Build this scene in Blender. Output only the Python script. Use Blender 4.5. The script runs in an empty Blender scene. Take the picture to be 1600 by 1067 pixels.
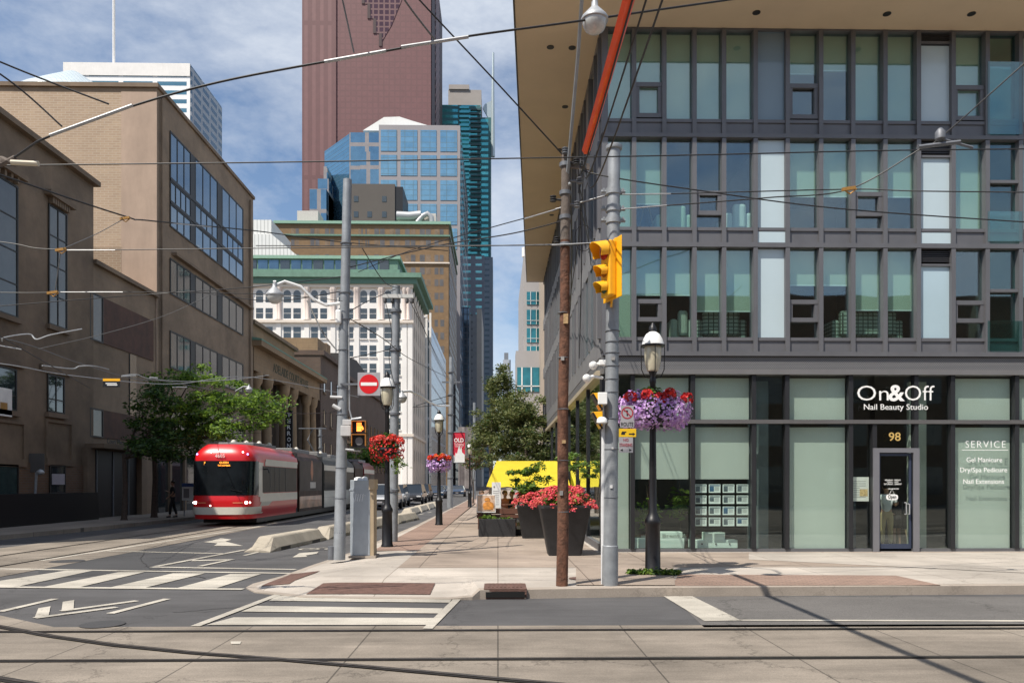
import bpy, bmesh, math, random
from mathutils import Vector, Matrix
R=math.radians; PI=math.pi
rnd=random.Random(7)
# ------------------------------------------------------------------ camera, light, sky
scn=bpy.context.scene
COL=scn.collection
F=1200.0; PSI=math.atan(22/F); CS,SN=math.cos(PSI),math.sin(PSI); CZ=1.75; HY=755.0
cam=bpy.data.cameras.new('camera'); camo=bpy.data.objects.new('camera',cam); COL.objects.link(camo)
camo.location=(0,0,CZ); camo.rotation_euler=(R(90),0,-PSI)
cam.sensor_width=36; cam.lens=36*F/1600; cam.shift_y=(HY-533.5)/1600; cam.clip_start=.05; cam.clip_end=6000
scn.camera=camo
SUNV=Vector((-.47,-.46,1)).normalized()      # towards the sun
sun=bpy.data.lights.new('sun','SUN'); sun.energy=5.0; sun.angle=R(.5); sun.color=(1,.93,.83)
suno=bpy.data.objects.new('sun',sun); COL.objects.link(suno); suno.location=(-20,-20,60)
suno.rotation_euler=SUNV.to_track_quat('Z','Y').to_euler()
w=bpy.data.worlds.new('World'); scn.world=w; w.use_nodes=True
nt=w.node_tree; N=nt.nodes; L=nt.links; N.clear()
def node(nt,t,**k):
    n=nt.nodes.new(t)
    for a,b in k.items(): setattr(n,a,b)
    return n
out=node(nt,'ShaderNodeOutputWorld'); bg=node(nt,'ShaderNodeBackground'); bg.inputs[1].default_value=.115
sky=node(nt,'ShaderNodeTexSky',sky_type='NISHITA'); sky.sun_disc=False
sky.sun_elevation=math.asin(SUNV.z); sky.sun_rotation=math.atan2(SUNV.x,SUNV.y); sky.air_density=1.0; sky.dust_density=.5; sky.ozone_density=2.2
tc=node(nt,'ShaderNodeTexCoord'); mp=node(nt,'ShaderNodeMapping'); mp.inputs['Scale'].default_value=(1.1,1.0,2.2); mp.inputs['Rotation'].default_value=(0,R(30),0)
nz=node(nt,'ShaderNodeTexNoise'); nz.inputs['Scale'].default_value=3.2; nz.inputs['Detail'].default_value=12; nz.inputs['Roughness'].default_value=.62; nz.inputs['Distortion'].default_value=.15
cr=node(nt,'ShaderNodeValToRGB'); cr.color_ramp.elements[0].position=.36; cr.color_ramp.elements[1].position=.66
mx=node(nt,'ShaderNodeMix',data_type='RGBA'); mx.inputs['B'].default_value=(5.6,6.0,6.6,1)
mm=node(nt,'ShaderNodeMath',operation='MULTIPLY'); mm.inputs[1].default_value=.85
L.new(tc.outputs['Generated'],mp.inputs[0]); L.new(mp.outputs[0],nz.inputs['Vector']); L.new(nz.outputs['Fac'],cr.inputs[0])
L.new(cr.outputs[0],mm.inputs[0]); L.new(mm.outputs[0],mx.inputs['Factor']); L.new(sky.outputs[0],mx.inputs['A'])
L.new(mx.outputs['Result'],bg.inputs[0]); L.new(bg.outputs[0],out.inputs[0])
scn.view_settings.view_transform='Standard'; scn.view_settings.look='None'; scn.view_settings.exposure=.30; scn.view_settings.gamma=1
scn.cycles.max_bounces=8; scn.cycles.transparent_max_bounces=16
# ------------------------------------------------------------------ pixel helpers (photo pixels 1600x1067 to world)
def wdir(px,py):
    a=(px-800)/F; return Vector((SN+a*CS, CS-a*SN, (HY-py)/F))
def wp(px,py,Y):
    d=wdir(px,py); return Vector((0,0,CZ))+d*(Y/d.y)
def gp(px,py,z=0.):
    d=wdir(px,py); return Vector((0,0,CZ))+d*((z-CZ)/d.z)
def onx(px,py,X):
    d=wdir(px,py); return Vector((0,0,CZ))+d*(X/d.x)
FY=17.9
def FX(px): return wp(px,755,FY)[0]
def FZ(py): return CZ+(755-py)*18.02/1200
# ------------------------------------------------------------------ materials
MC={}
def mat(name,col,rough=.75,metal=0,var=.12,vs=2.,bump=0.,bs=40.,coat=0.,emit=None,estr=0,stain=0.,spec=.5,alpha=1,coords='pos',trans=0.):
    if name in MC: return MC[name]
    m=bpy.data.materials.new(name); m.use_nodes=True; t=m.node_tree; b=t.nodes['Principled BSDF']; l=t.links
    b.inputs['Roughness'].default_value=rough; b.inputs['Metallic'].default_value=metal
    b.inputs['Specular IOR Level'].default_value=spec; b.inputs['Coat Weight'].default_value=coat
    b.inputs['Base Color'].default_value=(*col,1)
    g=node(t,'ShaderNodeNewGeometry')
    if var>0:
        n=node(t,'ShaderNodeTexNoise'); n.inputs['Scale'].default_value=vs; n.inputs['Detail'].default_value=7; n.inputs['Roughness'].default_value=.65
        l.new(g.outputs['Position'],n.inputs['Vector'])
        r=node(t,'ShaderNodeMapRange'); r.inputs['From Min'].default_value=.3; r.inputs['From Max'].default_value=.7
        r.inputs['To Min'].default_value=1-var; r.inputs['To Max'].default_value=1+var; l.new(n.outputs['Fac'],r.inputs['Value'])
        v=node(t,'ShaderNodeVectorMath',operation='SCALE'); v.inputs[0].default_value=col; l.new(r.outputs[0],v.inputs['Scale'])
        last=v.outputs[0]
        if stain>0:   # streaky dirt
            mp=node(t,'ShaderNodeMapping'); mp.inputs['Scale'].default_value=(1.2,1.2,.25)
            n2=node(t,'ShaderNodeTexNoise'); n2.inputs['Scale'].default_value=1.1; n2.inputs['Detail'].default_value=9; n2.inputs['Roughness'].default_value=.7
            l.new(g.outputs['Position'],mp.inputs[0]); l.new(mp.outputs[0],n2.inputs['Vector'])
            r2=node(t,'ShaderNodeMapRange'); r2.inputs['From Min'].default_value=.35; r2.inputs['From Max'].default_value=.75
            r2.inputs['To Min'].default_value=1; r2.inputs['To Max'].default_value=1-stain; l.new(n2.outputs['Fac'],r2.inputs['Value'])
            v2=node(t,'ShaderNodeVectorMath',operation='SCALE'); l.new(last,v2.inputs[0]); l.new(r2.outputs[0],v2.inputs['Scale']); last=v2.outputs[0]
        l.new(last,b.inputs['Base Color'])
    if bump>0:
        n=node(t,'ShaderNodeTexNoise'); n.inputs['Scale'].default_value=bs; n.inputs['Detail'].default_value=5; l.new(g.outputs['Position'],n.inputs['Vector'])
        bu=node(t,'ShaderNodeBump'); bu.inputs['Strength'].default_value=bump; bu.inputs['Distance'].default_value=.02
        l.new(n.outputs['Fac'],bu.inputs['Height']); l.new(bu.outputs[0],b.inputs['Normal'])
    if emit: b.inputs['Emission Color'].default_value=(*emit,1); b.inputs['Emission Strength'].default_value=estr
    if trans>0:
        o=t.nodes['Material Output']; tr=node(t,'ShaderNodeBsdfTranslucent'); tr.inputs[0].default_value=(col[0]*1.3,col[1]*1.3,col[2]*.8,1)
        ms=node(t,'ShaderNodeMixShader'); ms.inputs[0].default_value=trans; l.new(b.outputs[0],ms.inputs[1]); l.new(tr.outputs[0],ms.inputs[2]); l.new(ms.outputs[0],o.inputs[0])
    MC[name]=m; return m
def glass(name,tint=(.62,.8,.74),refl=.16,rough=.02,wav=.0):
    if name in MC: return MC[name]
    m=bpy.data.materials.new(name); m.use_nodes=True; t=m.node_tree; l=t.links; t.nodes.clear()
    o=node(t,'ShaderNodeOutputMaterial'); tr=node(t,'ShaderNodeBsdfTransparent'); tr.inputs[0].default_value=(*tint,1)
    gl=node(t,'ShaderNodeBsdfGlossy'); gl.inputs['Roughness'].default_value=rough; gl.inputs[0].default_value=(.9,.97,1,1)
    gg=node(t,'ShaderNodeNewGeometry'); dt=node(t,'ShaderNodeVectorMath',operation='DOT_PRODUCT'); l.new(gg.outputs['Incoming'],dt.inputs[0]); l.new(gg.outputs['Normal'],dt.inputs[1])
    ab=node(t,'ShaderNodeMath',operation='ABSOLUTE'); l.new(dt.outputs['Value'],ab.inputs[0]); om=node(t,'ShaderNodeMath',operation='SUBTRACT'); om.inputs[0].default_value=1; l.new(ab.outputs[0],om.inputs[1])
    pw=node(t,'ShaderNodeMath',operation='POWER'); pw.inputs[1].default_value=4.; l.new(om.outputs[0],pw.inputs[0])
    a=node(t,'ShaderNodeMath',operation='ADD',use_clamp=True); a.inputs[1].default_value=.045+refl; l.new(pw.outputs[0],a.inputs[0])
    ms=node(t,'ShaderNodeMixShader'); l.new(a.outputs[0],ms.inputs[0]); l.new(tr.outputs[0],ms.inputs[1]); l.new(gl.outputs[0],ms.inputs[2]); l.new(ms.outputs[0],o.inputs[0])
    if wav>0:
        g=node(t,'ShaderNodeNewGeometry'); n=node(t,'ShaderNodeTexNoise'); n.inputs['Scale'].default_value=.9; n.inputs['Detail'].default_value=1; l.new(g.outputs['Position'],n.inputs['Vector'])
        bu=node(t,'ShaderNodeBump'); bu.inputs['Strength'].default_value=wav; bu.inputs['Distance'].default_value=.05; l.new(n.outputs['Fac'],bu.inputs['Height'])
        l.new(bu.outputs[0],gl.inputs['Normal'])
    MC[name]=m; return m
def gridmat(name,c1,c2,frame,bw,rh,ms_,offs=0.,rough1=.1,metal1=.6,rough2=.6,squash=1,bumpy=0,shift=(0,0),var=.25):
    """curtain wall or masonry: brick grid over (x+y, z)"""
    if name in MC: return MC[name]
    m=bpy.data.materials.new(name); m.use_nodes=True; t=m.node_tree; l=t.links; b=t.nodes['Principled BSDF']
    g=node(t,'ShaderNodeNewGeometry'); s=node(t,'ShaderNodeSeparateXYZ'); l.new(g.outputs['Position'],s.inputs[0])
    ad=node(t,'ShaderNodeMath',operation='ADD'); l.new(s.outputs[0],ad.inputs[0]); l.new(s.outputs[1],ad.inputs[1])
    cb=node(t,'ShaderNodeCombineXYZ'); l.new(ad.outputs[0],cb.inputs[0]); l.new(s.outputs[2],cb.inputs[1])
    vm=node(t,'ShaderNodeVectorMath',operation='ADD'); vm.inputs[1].default_value=(shift[0],shift[1],0); l.new(cb.outputs[0],vm.inputs[0])
    br=node(t,'ShaderNodeTexBrick'); br.offset=offs; br.squash=squash
    br.inputs['Scale'].default_value=1; br.inputs['Brick Width'].default_value=bw; br.inputs['Row Height'].default_value=rh
    br.inputs['Mortar Size'].default_value=ms_; br.inputs['Mortar Smooth'].default_value=.0
    br.inputs['Color1'].default_value=(*c1,1); br.inputs['Color2'].default_value=(*c2,1); br.inputs['Mortar'].default_value=(*frame,1)
    l.new(vm.outputs[0],br.inputs['Vector'])
    n=node(t,'ShaderNodeTexNoise'); n.inputs['Scale'].default_value=.35; n.inputs['Detail'].default_value=8; n.inputs['Roughness'].default_value=.7; l.new(g.outputs['Position'],n.inputs['Vector'])
    r=node(t,'ShaderNodeMapRange'); r.inputs['From Min'].default_value=.3; r.inputs['From Max'].default_value=.7; r.inputs['To Min'].default_value=1-var; r.inputs['To Max'].default_value=1+var; l.new(n.outputs['Fac'],r.inputs['Value'])
    v=node(t,'ShaderNodeVectorMath',operation='SCALE'); l.new(br.outputs['Color'],v.inputs[0]); l.new(r.outputs[0],v.inputs['Scale']); l.new(v.outputs[0],b.inputs['Base Color'])
    a=node(t,'ShaderNodeMapRange'); a.inputs['To Min'].default_value=rough1; a.inputs['To Max'].default_value=rough2; l.new(br.outputs['Fac'],a.inputs['Value']); l.new(a.outputs[0],b.inputs['Roughness'])
    a=node(t,'ShaderNodeMapRange'); a.inputs['To Min'].default_value=metal1; a.inputs['To Max'].default_value=0; l.new(br.outputs['Fac'],a.inputs['Value']); l.new(a.outputs[0],b.inputs['Metallic'])
    if bumpy:
        bu=node(t,'ShaderNodeBump'); bu.invert=True; bu.inputs['Strength'].default_value=bumpy; bu.inputs['Distance'].default_value=.01; l.new(br.outputs['Fac'],bu.inputs['Height']); l.new(bu.outputs[0],b.inputs['Normal'])
    MC[name]=m; return m
def groundmat(name,col,speck=.2,patch=.18,joints=None,jcol=(.05,.045,.04),rough=.85,crack=0.,bump=.25):
    m=bpy.data.materials.new(name); m.use_nodes=True; t=m.node_tree; l=t.links; b=t.nodes['Principled BSDF']; b.inputs['Roughness'].default_value=rough; b.inputs['Specular IOR Level'].default_value=.3
    g=node(t,'ShaderNodeNewGeometry')
    def noise(sc,det=6,ro=.65,mpn=None):
        n=node(t,'ShaderNodeTexNoise'); n.inputs['Scale'].default_value=sc; n.inputs['Detail'].default_value=det; n.inputs['Roughness'].default_value=ro
        if mpn: 
            q=node(t,'ShaderNodeMapping'); q.inputs['Scale'].default_value=mpn; l.new(g.outputs['Position'],q.inputs[0]); l.new(q.outputs[0],n.inputs['Vector'])
        else: l.new(g.outputs['Position'],n.inputs['Vector'])
        return n
    def rng(o,a,c,lo,hi):
        r=node(t,'ShaderNodeMapRange'); r.inputs['From Min'].default_value=a; r.inputs['From Max'].default_value=c; r.inputs['To Min'].default_value=lo; r.inputs['To Max'].default_value=hi; l.new(o,r.inputs['Value']); return r.outputs[0]
    def mul(a,c):
        q=node(t,'ShaderNodeMath',operation='MULTIPLY'); l.new(a,q.inputs[0]); l.new(c,q.inputs[1]); return q.outputs[0]
    f=mul(rng(noise(70,3,.8).outputs['Fac'],.3,.7,1-speck,1+speck), rng(noise(.5,9,.62).outputs['Fac'],.3,.7,1-patch,1+patch))
    f=mul(f,rng(noise(2.3,8,.7,(.25,1.6,1)).outputs['Fac'],.3,.72,1+patch*.5,1-patch*.7))
    if crack>0:
        vo=node(t,'ShaderNodeTexVoronoi',feature='DISTANCE_TO_EDGE'); vo.inputs['Scale'].default_value=.22
        nn=noise(1.3,8,.7); va=node(t,'ShaderNodeVectorMath',operation='SCALE'); va.inputs['Scale'].default_value=1.4; l.new(nn.outputs['Color'],va.inputs[0])
        vb=node(t,'ShaderNodeVectorMath',operation='ADD'); l.new(va.outputs[0],vb.inputs[0]); l.new(g.outputs['Position'],vb.inputs[1]); l.new(vb.outputs[0],vo.inputs['Vector'])
        f=mul(f,rng(vo.outputs['Distance'],0,.006,1-crack,1))
    v=node(t,'ShaderNodeVectorMath',operation='SCALE'); l.new(f,v.inputs['Scale'])
    if joints:
        bw,rh,ms_,off=joints
        br=node(t,'ShaderNodeTexBrick'); br.offset=off; br.inputs['Scale'].default_value=1; br.inputs['Brick Width'].default_value=bw; br.inputs['Row Height'].default_value=rh; br.inputs['Mortar Size'].default_value=ms_; br.inputs['Mortar Smooth'].default_value=.1
        br.inputs['Color1'].default_value=(*[c*1.07 for c in col],1); br.inputs['Color2'].default_value=(*[c*.93 for c in col],1); br.inputs['Mortar'].default_value=(*jcol,1)
        l.new(g.outputs['Position'],br.inputs['Vector']); l.new(br.outputs['Color'],v.inputs[0])
    else: v.inputs[0].default_value=col
    l.new(v.outputs[0],b.inputs['Base Color'])
    bu=node(t,'ShaderNodeBump'); bu.inputs['Strength'].default_value=bump; bu.inputs['Distance'].default_value=.006; l.new(noise(90,3,.8).outputs['Fac'],bu.inputs['Height']); l.new(bu.outputs[0],b.inputs['Normal'])
    MC[name]=m; return m
# ------------------------------------------------------------------ object helpers
WL={}
def tag(o,label=None,cat=None,group=None,kind=None):
    if label: o['label']=label
    if cat: o['category']=cat
    if group: o['group']=group
    if kind: o['kind']=kind
    return o
def thing(name,label,cat,loc=(0,0,0),group=None):
    o=bpy.data.objects.new(name,None); COL.objects.link(o); o.location=loc; o.empty_display_size=.3; WL[o.name]=Vector(loc); return tag(o,label,cat,group)
class MB:
    def __init__(s): s.v=[]; s.f=[]; s.m=[]; s.cm=0; s.sm=False
    def add(s,vs,fs):
        n=len(s.v); s.v+= [tuple(v) for v in vs]; s.f+=[tuple(i+n for i in f) for f in fs]; s.m+=[s.cm]*len(fs); return s
    def box(s,x0,y0,z0,x1,y1,z1):
        if x0>x1:x0,x1=x1,x0
        if y0>y1:y0,y1=y1,y0
        if z0>z1:z0,z1=z1,z0
        return s.add([(x0,y0,z0),(x1,y0,z0),(x1,y1,z0),(x0,y1,z0),(x0,y0,z1),(x1,y0,z1),(x1,y1,z1),(x0,y1,z1)],[(0,3,2,1),(4,5,6,7),(0,1,5,4),(1,2,6,5),(2,3,7,6),(3,0,4,7)])
    def obox(s,c,u,v,wv):   # centre and three half vectors
        c=Vector(c);u=Vector(u);v=Vector(v);wv=Vector(wv); P=[c+a*u+b*v+d*wv for d in(-1,1) for b in(-1,1) for a in(-1,1)]
        return s.add(P,[(0,2,3,1),(4,5,7,6),(0,1,5,4),(1,3,7,5),(3,2,6,7),(2,0,4,6)])
    def prism(s,poly,a,b,ax='z'):
        n=len(poly)
        def P(p,h): return (p[0],p[1],h) if ax=='z' else ((p[0],h,p[1]) if ax=='y' else (h,p[0],p[1]))
        return s.add([P(p,a) for p in poly]+[P(p,b) for p in poly],[tuple(range(n))[::-1],tuple(range(n,2*n))]+[(i,(i+1)%n,n+(i+1)%n,n+i) for i in range(n)])
    def poly(s,pts): return s.add(pts,[tuple(range(len(pts)))])
    def tube(s,pts,r,n=8,cap=True):
        pts=[Vector(p) for p in pts]; rs=r if isinstance(r,(list,tuple)) else [r]*len(pts); V=[];Fc=[]
        up=None
        for i,p in enumerate(pts):
            d=(pts[min(i+1,len(pts)-1)]-pts[max(i-1,0)]).normalized()
            if up is None or abs(up.dot(d))>.95: up=Vector((0,0,1)) if abs(d.z)<.9 else Vector((1,0,0))
            a=d.cross(up).normalized(); b=a.cross(d).normalized(); up=b
            for k in range(n): 
                t=2*PI*k/n; V.append(p+(a*math.cos(t)+b*math.sin(t))*rs[i])
        for i in range(len(pts)-1):
            for k in range(n): k2=(k+1)%n; Fc.append((i*n+k,i*n+k2,(i+1)*n+k2,(i+1)*n+k))
        if cap: Fc.append(tuple(range(n))[::-1]); Fc.append(tuple(range((len(pts)-1)*n,len(pts)*n)))
        s.sm=True; return s.add(V,Fc)
    def lathe(s,c,prof,n=16,sx=1,sy=1):
        V=[];Fc=[]; c=Vector(c)
        for r,z in prof:
            for k in range(n): t=2*PI*k/n; V.append(c+Vector((r*math.cos(t)*sx,r*math.sin(t)*sy,z)))
        for i in range(len(prof)-1):
            for k in range(n): k2=(k+1)%n; Fc.append((i*n+k,i*n+k2,(i+1)*n+k2,(i+1)*n+k))
        Fc.append(tuple(range(n))[::-1]); Fc.append(tuple(range((len(prof)-1)*n,len(prof)*n)))
        s.sm=True; return s.add(V,Fc)
    def build(s,name,m,parent=None,bev=0,smooth=None,**tg):
        me=bpy.data.meshes.new(name); me.from_pydata(s.v,[],s.f)
        ms=m if isinstance(m,(list,tuple)) else [m]
        for q in ms: me.materials.append(q)
        if len(ms)>1: me.polygons.foreach_set('material_index',s.m)
        sm=s.sm if smooth is None else smooth
        if sm: 
            me.polygons.foreach_set('use_smooth',[len(f)<=4 for f in s.f])
            try: me.set_sharp_from_angle(angle=R(40))
            except Exception: pass
        me.update(); o=bpy.data.objects.new(name,me); COL.objects.link(o)
        if parent:
            o.parent=parent
            if parent.name in WL: o.matrix_parent_inverse=Matrix.Translation(-WL[parent.name])
        if bev:
            b=o.modifiers.new('bevel','BEVEL'); b.width=bev; b.segments=2; b.limit_method='ANGLE'; b.harden_normals=False
        if tg: tag(o,**tg)
        return o
def B(*a): return MB().box(*a)
def dup(root,loc,rz=0,label=None,sc=1):
    r=root.copy(); COL.objects.link(r); r.location=loc; r.rotation_euler=(0,0,rz); r.scale=(sc,sc,sc)
    if label: r['label']=label
    for ch in list(root.children):
        c=ch.copy(); COL.objects.link(c); c.parent=r
        for g in list(ch.children):
            d=g.copy(); COL.objects.link(d); d.parent=c
    return r
def text(s,size,loc,rot,m,parent,name='lettering',ext=.004,sx=1,off=0,align='CENTER',sp=1,shear=0):
    cu=bpy.data.curves.new('t','FONT'); cu.body=s; cu.size=size; cu.extrude=ext; cu.offset=off; cu.align_x=align; cu.space_character=sp; cu.shear=shear; cu.resolution_u=3
    t=bpy.data.objects.new('t',cu); COL.objects.link(t)
    bpy.context.view_layer.update()
    me=bpy.data.meshes.new_from_object(t); bpy.data.objects.remove(t); bpy.data.curves.remove(cu)
    M=Matrix.Translation(Vector(loc))@rot.to_4x4()@Matrix.Diagonal((sx,1,1,1)); me.transform(M); me.materials.clear(); me.materials.append(m); me.name=name
    o=bpy.data.objects.new(name,me); COL.objects.link(o)
    if parent:
        o.parent=parent
        if parent.name in WL: o.matrix_parent_inverse=Matrix.Translation(-WL[parent.name])
    return o
RF=Matrix.Rotation(R(90),3,'X')                       # text facing -Y (towards camera)
RX=Matrix.Rotation(R(90),3,'Z')@Matrix.Rotation(R(90),3,'X')    # text facing +X
def struct(name,mb,m,**k): o=mb.build(name,m,**k); o['kind']='structure'; return o
# ------------------------------------------------------------------ shared materials
M_asph=groundmat('asphalt',(.083,.081,.082),.32,.24,crack=.35)
M_asph2=groundmat('asphalt_worn',(.125,.118,.112),.45,.16,crack=.5)
M_slab=groundmat('track_concrete',(.215,.185,.152),.24,.36,joints=(1.5,3.1,.009,0.),jcol=(.09,.078,.065),crack=.45)
M_walkc=groundmat('walk_concrete',(.40,.36,.315),.14,.24,joints=(1.9,1.9,.008,.0),jcol=(.2,.17,.14),crack=.25)
M_tan=groundmat('walk_tan',(.30,.245,.20),.18,.26,joints=(1.5,1.5,.01,.0),jcol=(.13,.1,.08),crack=.3)
M_brickp=groundmat('brick_paver',(.27,.185,.145),.2,.22,joints=(.2,.1,.008,.5),jcol=(.16,.12,.1))
M_kerb=groundmat('kerb_concrete',(.33,.285,.24),.16,.22,crack=.2)
M_paint=groundmat('road_paint',(.42,.39,.335),.25,.35,crack=.5)
M_steelrail=mat('rail_steel',(.16,.14,.125),.4,.7,.4,8)
M_oil=mat('oil_stain',(.15,.125,.10),.6,0,.3,6)
M_tact=mat('tactile_rust',(.12,.065,.05),.8,0,.3,9,.6,60)
M_galv=mat('galvanised',(.30,.32,.34),.5,.25,.18,5,.1,30,stain=.3)
M_galvd=mat('galvanised_dark',(.17,.18,.2),.55,.3,.18,6,stain=.25)
M_rust=mat('rusty_pole',(.15,.066,.038),.85,0,.6,9,.8,30,stain=.6)
M_wood=mat('weathered_pole',(.16,.13,.11),.85,0,.4,6,.4,40,stain=.4)
M_blackm=mat('black_metal',(.008,.008,.01),.42,.0,.2,5)
M_dark=mat('dark_grey',(.03,.03,.033),.6)
M_wire=mat('wire_black',(.015,.015,.017),.5,0,0)
M_wireg=mat('wire_grey',(.12,.12,.12),.5,0,0)
M_alu=mat('bright_aluminium',(.38,.39,.40),.45,.3,.15,14)
M_brass=mat('clamp_brass',(.38,.20,.05),.45,.3,.2,20)
M_white=mat('white_paint',(.8,.8,.78),.5,0,.06,5)
M_text=mat('white_vinyl',(.85,.85,.83),.5,0,0)
M_yel=mat('signal_yellow',(.85,.42,.01),.45,0,.06,8,coat=.2)
M_red=mat('sign_red',(.62,.01,.015),.4,0,.05,8)
M_leafd=mat('leaf_dark',(.028,.07,.014),.6,0,.35,3,trans=.3)
M_leafm=mat('leaf_mid',(.085,.165,.03),.6,0,.35,3,trans=.35)
M_leafl=mat('leaf_light',(.19,.30,.045),.6,0,.3,3,trans=.4)
M_olive=mat('leaf_olive',(.12,.145,.05),.65,0,.35,3,trans=.3)
M_bark=mat('bark',(.07,.05,.038),.9,0,.3,8,.6,30)
# ------------------------------------------------------------------ ground, roads, pavements
g=MB(); g.poly([(-900,-300,0),(900,-300,0),(900,1500,0),(-900,1500,0)]); struct('ground',g,M_asph)
z1,z2,z3=.004,.008,.012
def sheet(name,pts,m,z): 
    g=MB(); g.poly([(p[0],p[1],z) for p in pts]); return struct(name,g,m)
sheet('track_bed',[(-70,-14),(70,-14),(70,9.35),(-5.4,9.45),(-6.6,10.3),(-8.6,11.6),(-70,11.6)],M_slab,z1)
sheet('track_lane',[(-13.4,11.6),(-9.3,11.6),(-9.3,20),(-9.45,30),(-9.45,260),(-13.4,260)],M_slab,z2)
sheet('road_lane',[gp(1100,980)[:2],(60,9.42),(60,12.6),gp(1600,932)[:2],gp(1050,932)[:2]],M_asph2,z1)
sheet('asphalt_patch',[gp(60,905)[:2],gp(60,880)[:2],gp(235,850)[:2],gp(330,858)[:2],gp(240,892)[:2]],groundmat('asphalt_new',(.06,.06,.062),.2,.12),z1)
def ribbon(pts,wd,z,name,m,top=True):
    pts=[Vector((p[0],p[1],0)) for p in pts]; V=[];Fc=[]
    for i,p in enumerate(pts):
        d=(pts[min(i+1,len(pts)-1)]-pts[max(i-1,0)]).normalized(); n=Vector((-d.y,d.x,0))*wd/2
        V+=[(p.x+n.x,p.y+n.y,z),(p.x-n.x,p.y-n.y,z)]
    for i in range(len(pts)-1): Fc.append((2*i,2*i+1,2*i+3,2*i+2))
    g=MB(); g.add(V,Fc); return struct(name,g,m)
M_groove=mat('rail_groove',(.018,.015,.013),.7,0,.2,8)
def arc(c,r,a0,a1,n=24): return [(c[0]+r*math.cos(R(a0+(a1-a0)*i/n)),c[1]+r*math.sin(R(a0+(a1-a0)*i/n))) for i in range(n+1)]
def rail(pts,zo=0):
    ribbon(pts,.11,z2+.004+zo,'track_rail_flangeway',M_groove); ribbon(pts,.035,z2+.010+zo,'track_rail',M_steelrail)
for y in (9.13,7.63,5.2,3.7): rail([(-70,y),(70,y)])
for x in (-11.95,-10.45): rail([(x,12+abs(x+10.45)*.3),(x,260)],.002)
cpts=[gp(1150,1105),gp(900,1073),gp(800,1064),gp(560,1042),gp(420,1030),gp(300,1021),gp(180,1009),gp(80,995),gp(0,980),gp(-140,957),gp(-330,930)]
rail([p[:2] for p in cpts],.004)
cp2=[gp(300,1120),gp(60,1072),gp(-60,1052),gp(-200,1028),gp(-420,985)]
rail([p[:2] for p in cp2],.004)
# painted markings, laid out as flat sheets
def mark(*quads,z=.011,name='road_marking'):
    g=MB()
    for q in quads: g.poly([(*gp(x,y)[:2],z) for x,y in q])
    return struct(name,g,M_paint)
def mline(a,b,wd,z=.011):
    p=Vector((*gp(*a)[:2],0)); q=Vector((*gp(*b)[:2],0)); return ribbon([p,q],wd,z,'lane_line',M_paint)
mark([(102,892),(144,892),(27,917),(-60,917)],name='crosswalk_stripe'); mark([(186,894),(226,894),(123,918),(64,918)],name='crosswalk_stripe')
mark([(270,896),(320,896),(225,919),(168,919)],name='crosswalk_stripe'); mark([(360,897),(408,897),(336,920),(273,920)],name='crosswalk_stripe')
mline((-60,888),(455,896),.16); mline((-60,917),(380,921),.16,.013)
mark([(434,931),(707,935),(702,942),(420,939)],name='crosswalk_stripe'); mark([(400,947),(692,951),(686,959),(377,956)],name='crosswalk_stripe'); mark([(365,965),(679,966),(668,977),(322,977)],name='crosswalk_stripe')
mline((305,979),(436,929),.12,.013); mline((668,983),(714,937),.12,.013)
mark([(1037,932),(1082,932),(1158,970),(1101,971)],name='stop_bar'); mline((1157,969.5),(1700,971),.09)
mline((64,876),(378,827),.13); mline((378,827),(560,795),.13)
mline((168,861),(351,865),.14); mline((237,886),(462,890),.16)
mline((245,885),(384,859),.14,.013); mline((312,885),(364,874),.12,.013); mline((300,876),(362,874.5),.25)
mline((382,868),(560,824),.11); mline((0,956),(86,936),.12); mline((54,966),(182,949),.13); mline((96,955),(214,939),.13); mline((172,959),(261,936),.12)
mark([(54,966),(60,951),(79,948),(76,963)],z=.013); mark([(96,956),(98,941),(116,938),(115,953)],z=.013)
mark([(318,847),(330,845),(345,841),(362,843),(352,846),(380,853),(334,853),(340,849)],name='turn_arrow')
mark([(457,871),(468,864),(498,862),(495,865),(478,868),(480,870)],name='bicycle_arrow')
def ring(cx,cy,r1,r2,n=20):
    g=MB()
    for i in range(n):
        a,b=2*PI*i/n,2*PI*(i+1)/n
        g.poly([(cx+r1*math.cos(a),cy+r1*math.sin(a),.011),(cx+r2*math.cos(a),cy+r2*math.sin(a),.011),(cx+r2*math.cos(b),cy+r2*math.sin(b),.011),(cx+r1*math.cos(b),cy+r1*math.sin(b),.011)])
    return g
p=gp(498,858); 
for dx in (-.25,.42): struct('bicycle_symbol',ring(p.x+dx,p.y,.2,.28),M_paint)
ribbon([(p.x-.25,p.y),(p.x,p.y+.45),(p.x+.42,p.y)],.07,.013,'bicycle_symbol',M_paint)
for a,b in [((622,812),(632,810)),((640,808),(648,806)),((655,804),(662,802.5)),((668,801),(674,800)),((600,820),(612,816))]: mline(a,b,.13)
mark([(360,1003),(377,1003),(375,1007),(361,1007)])
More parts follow.
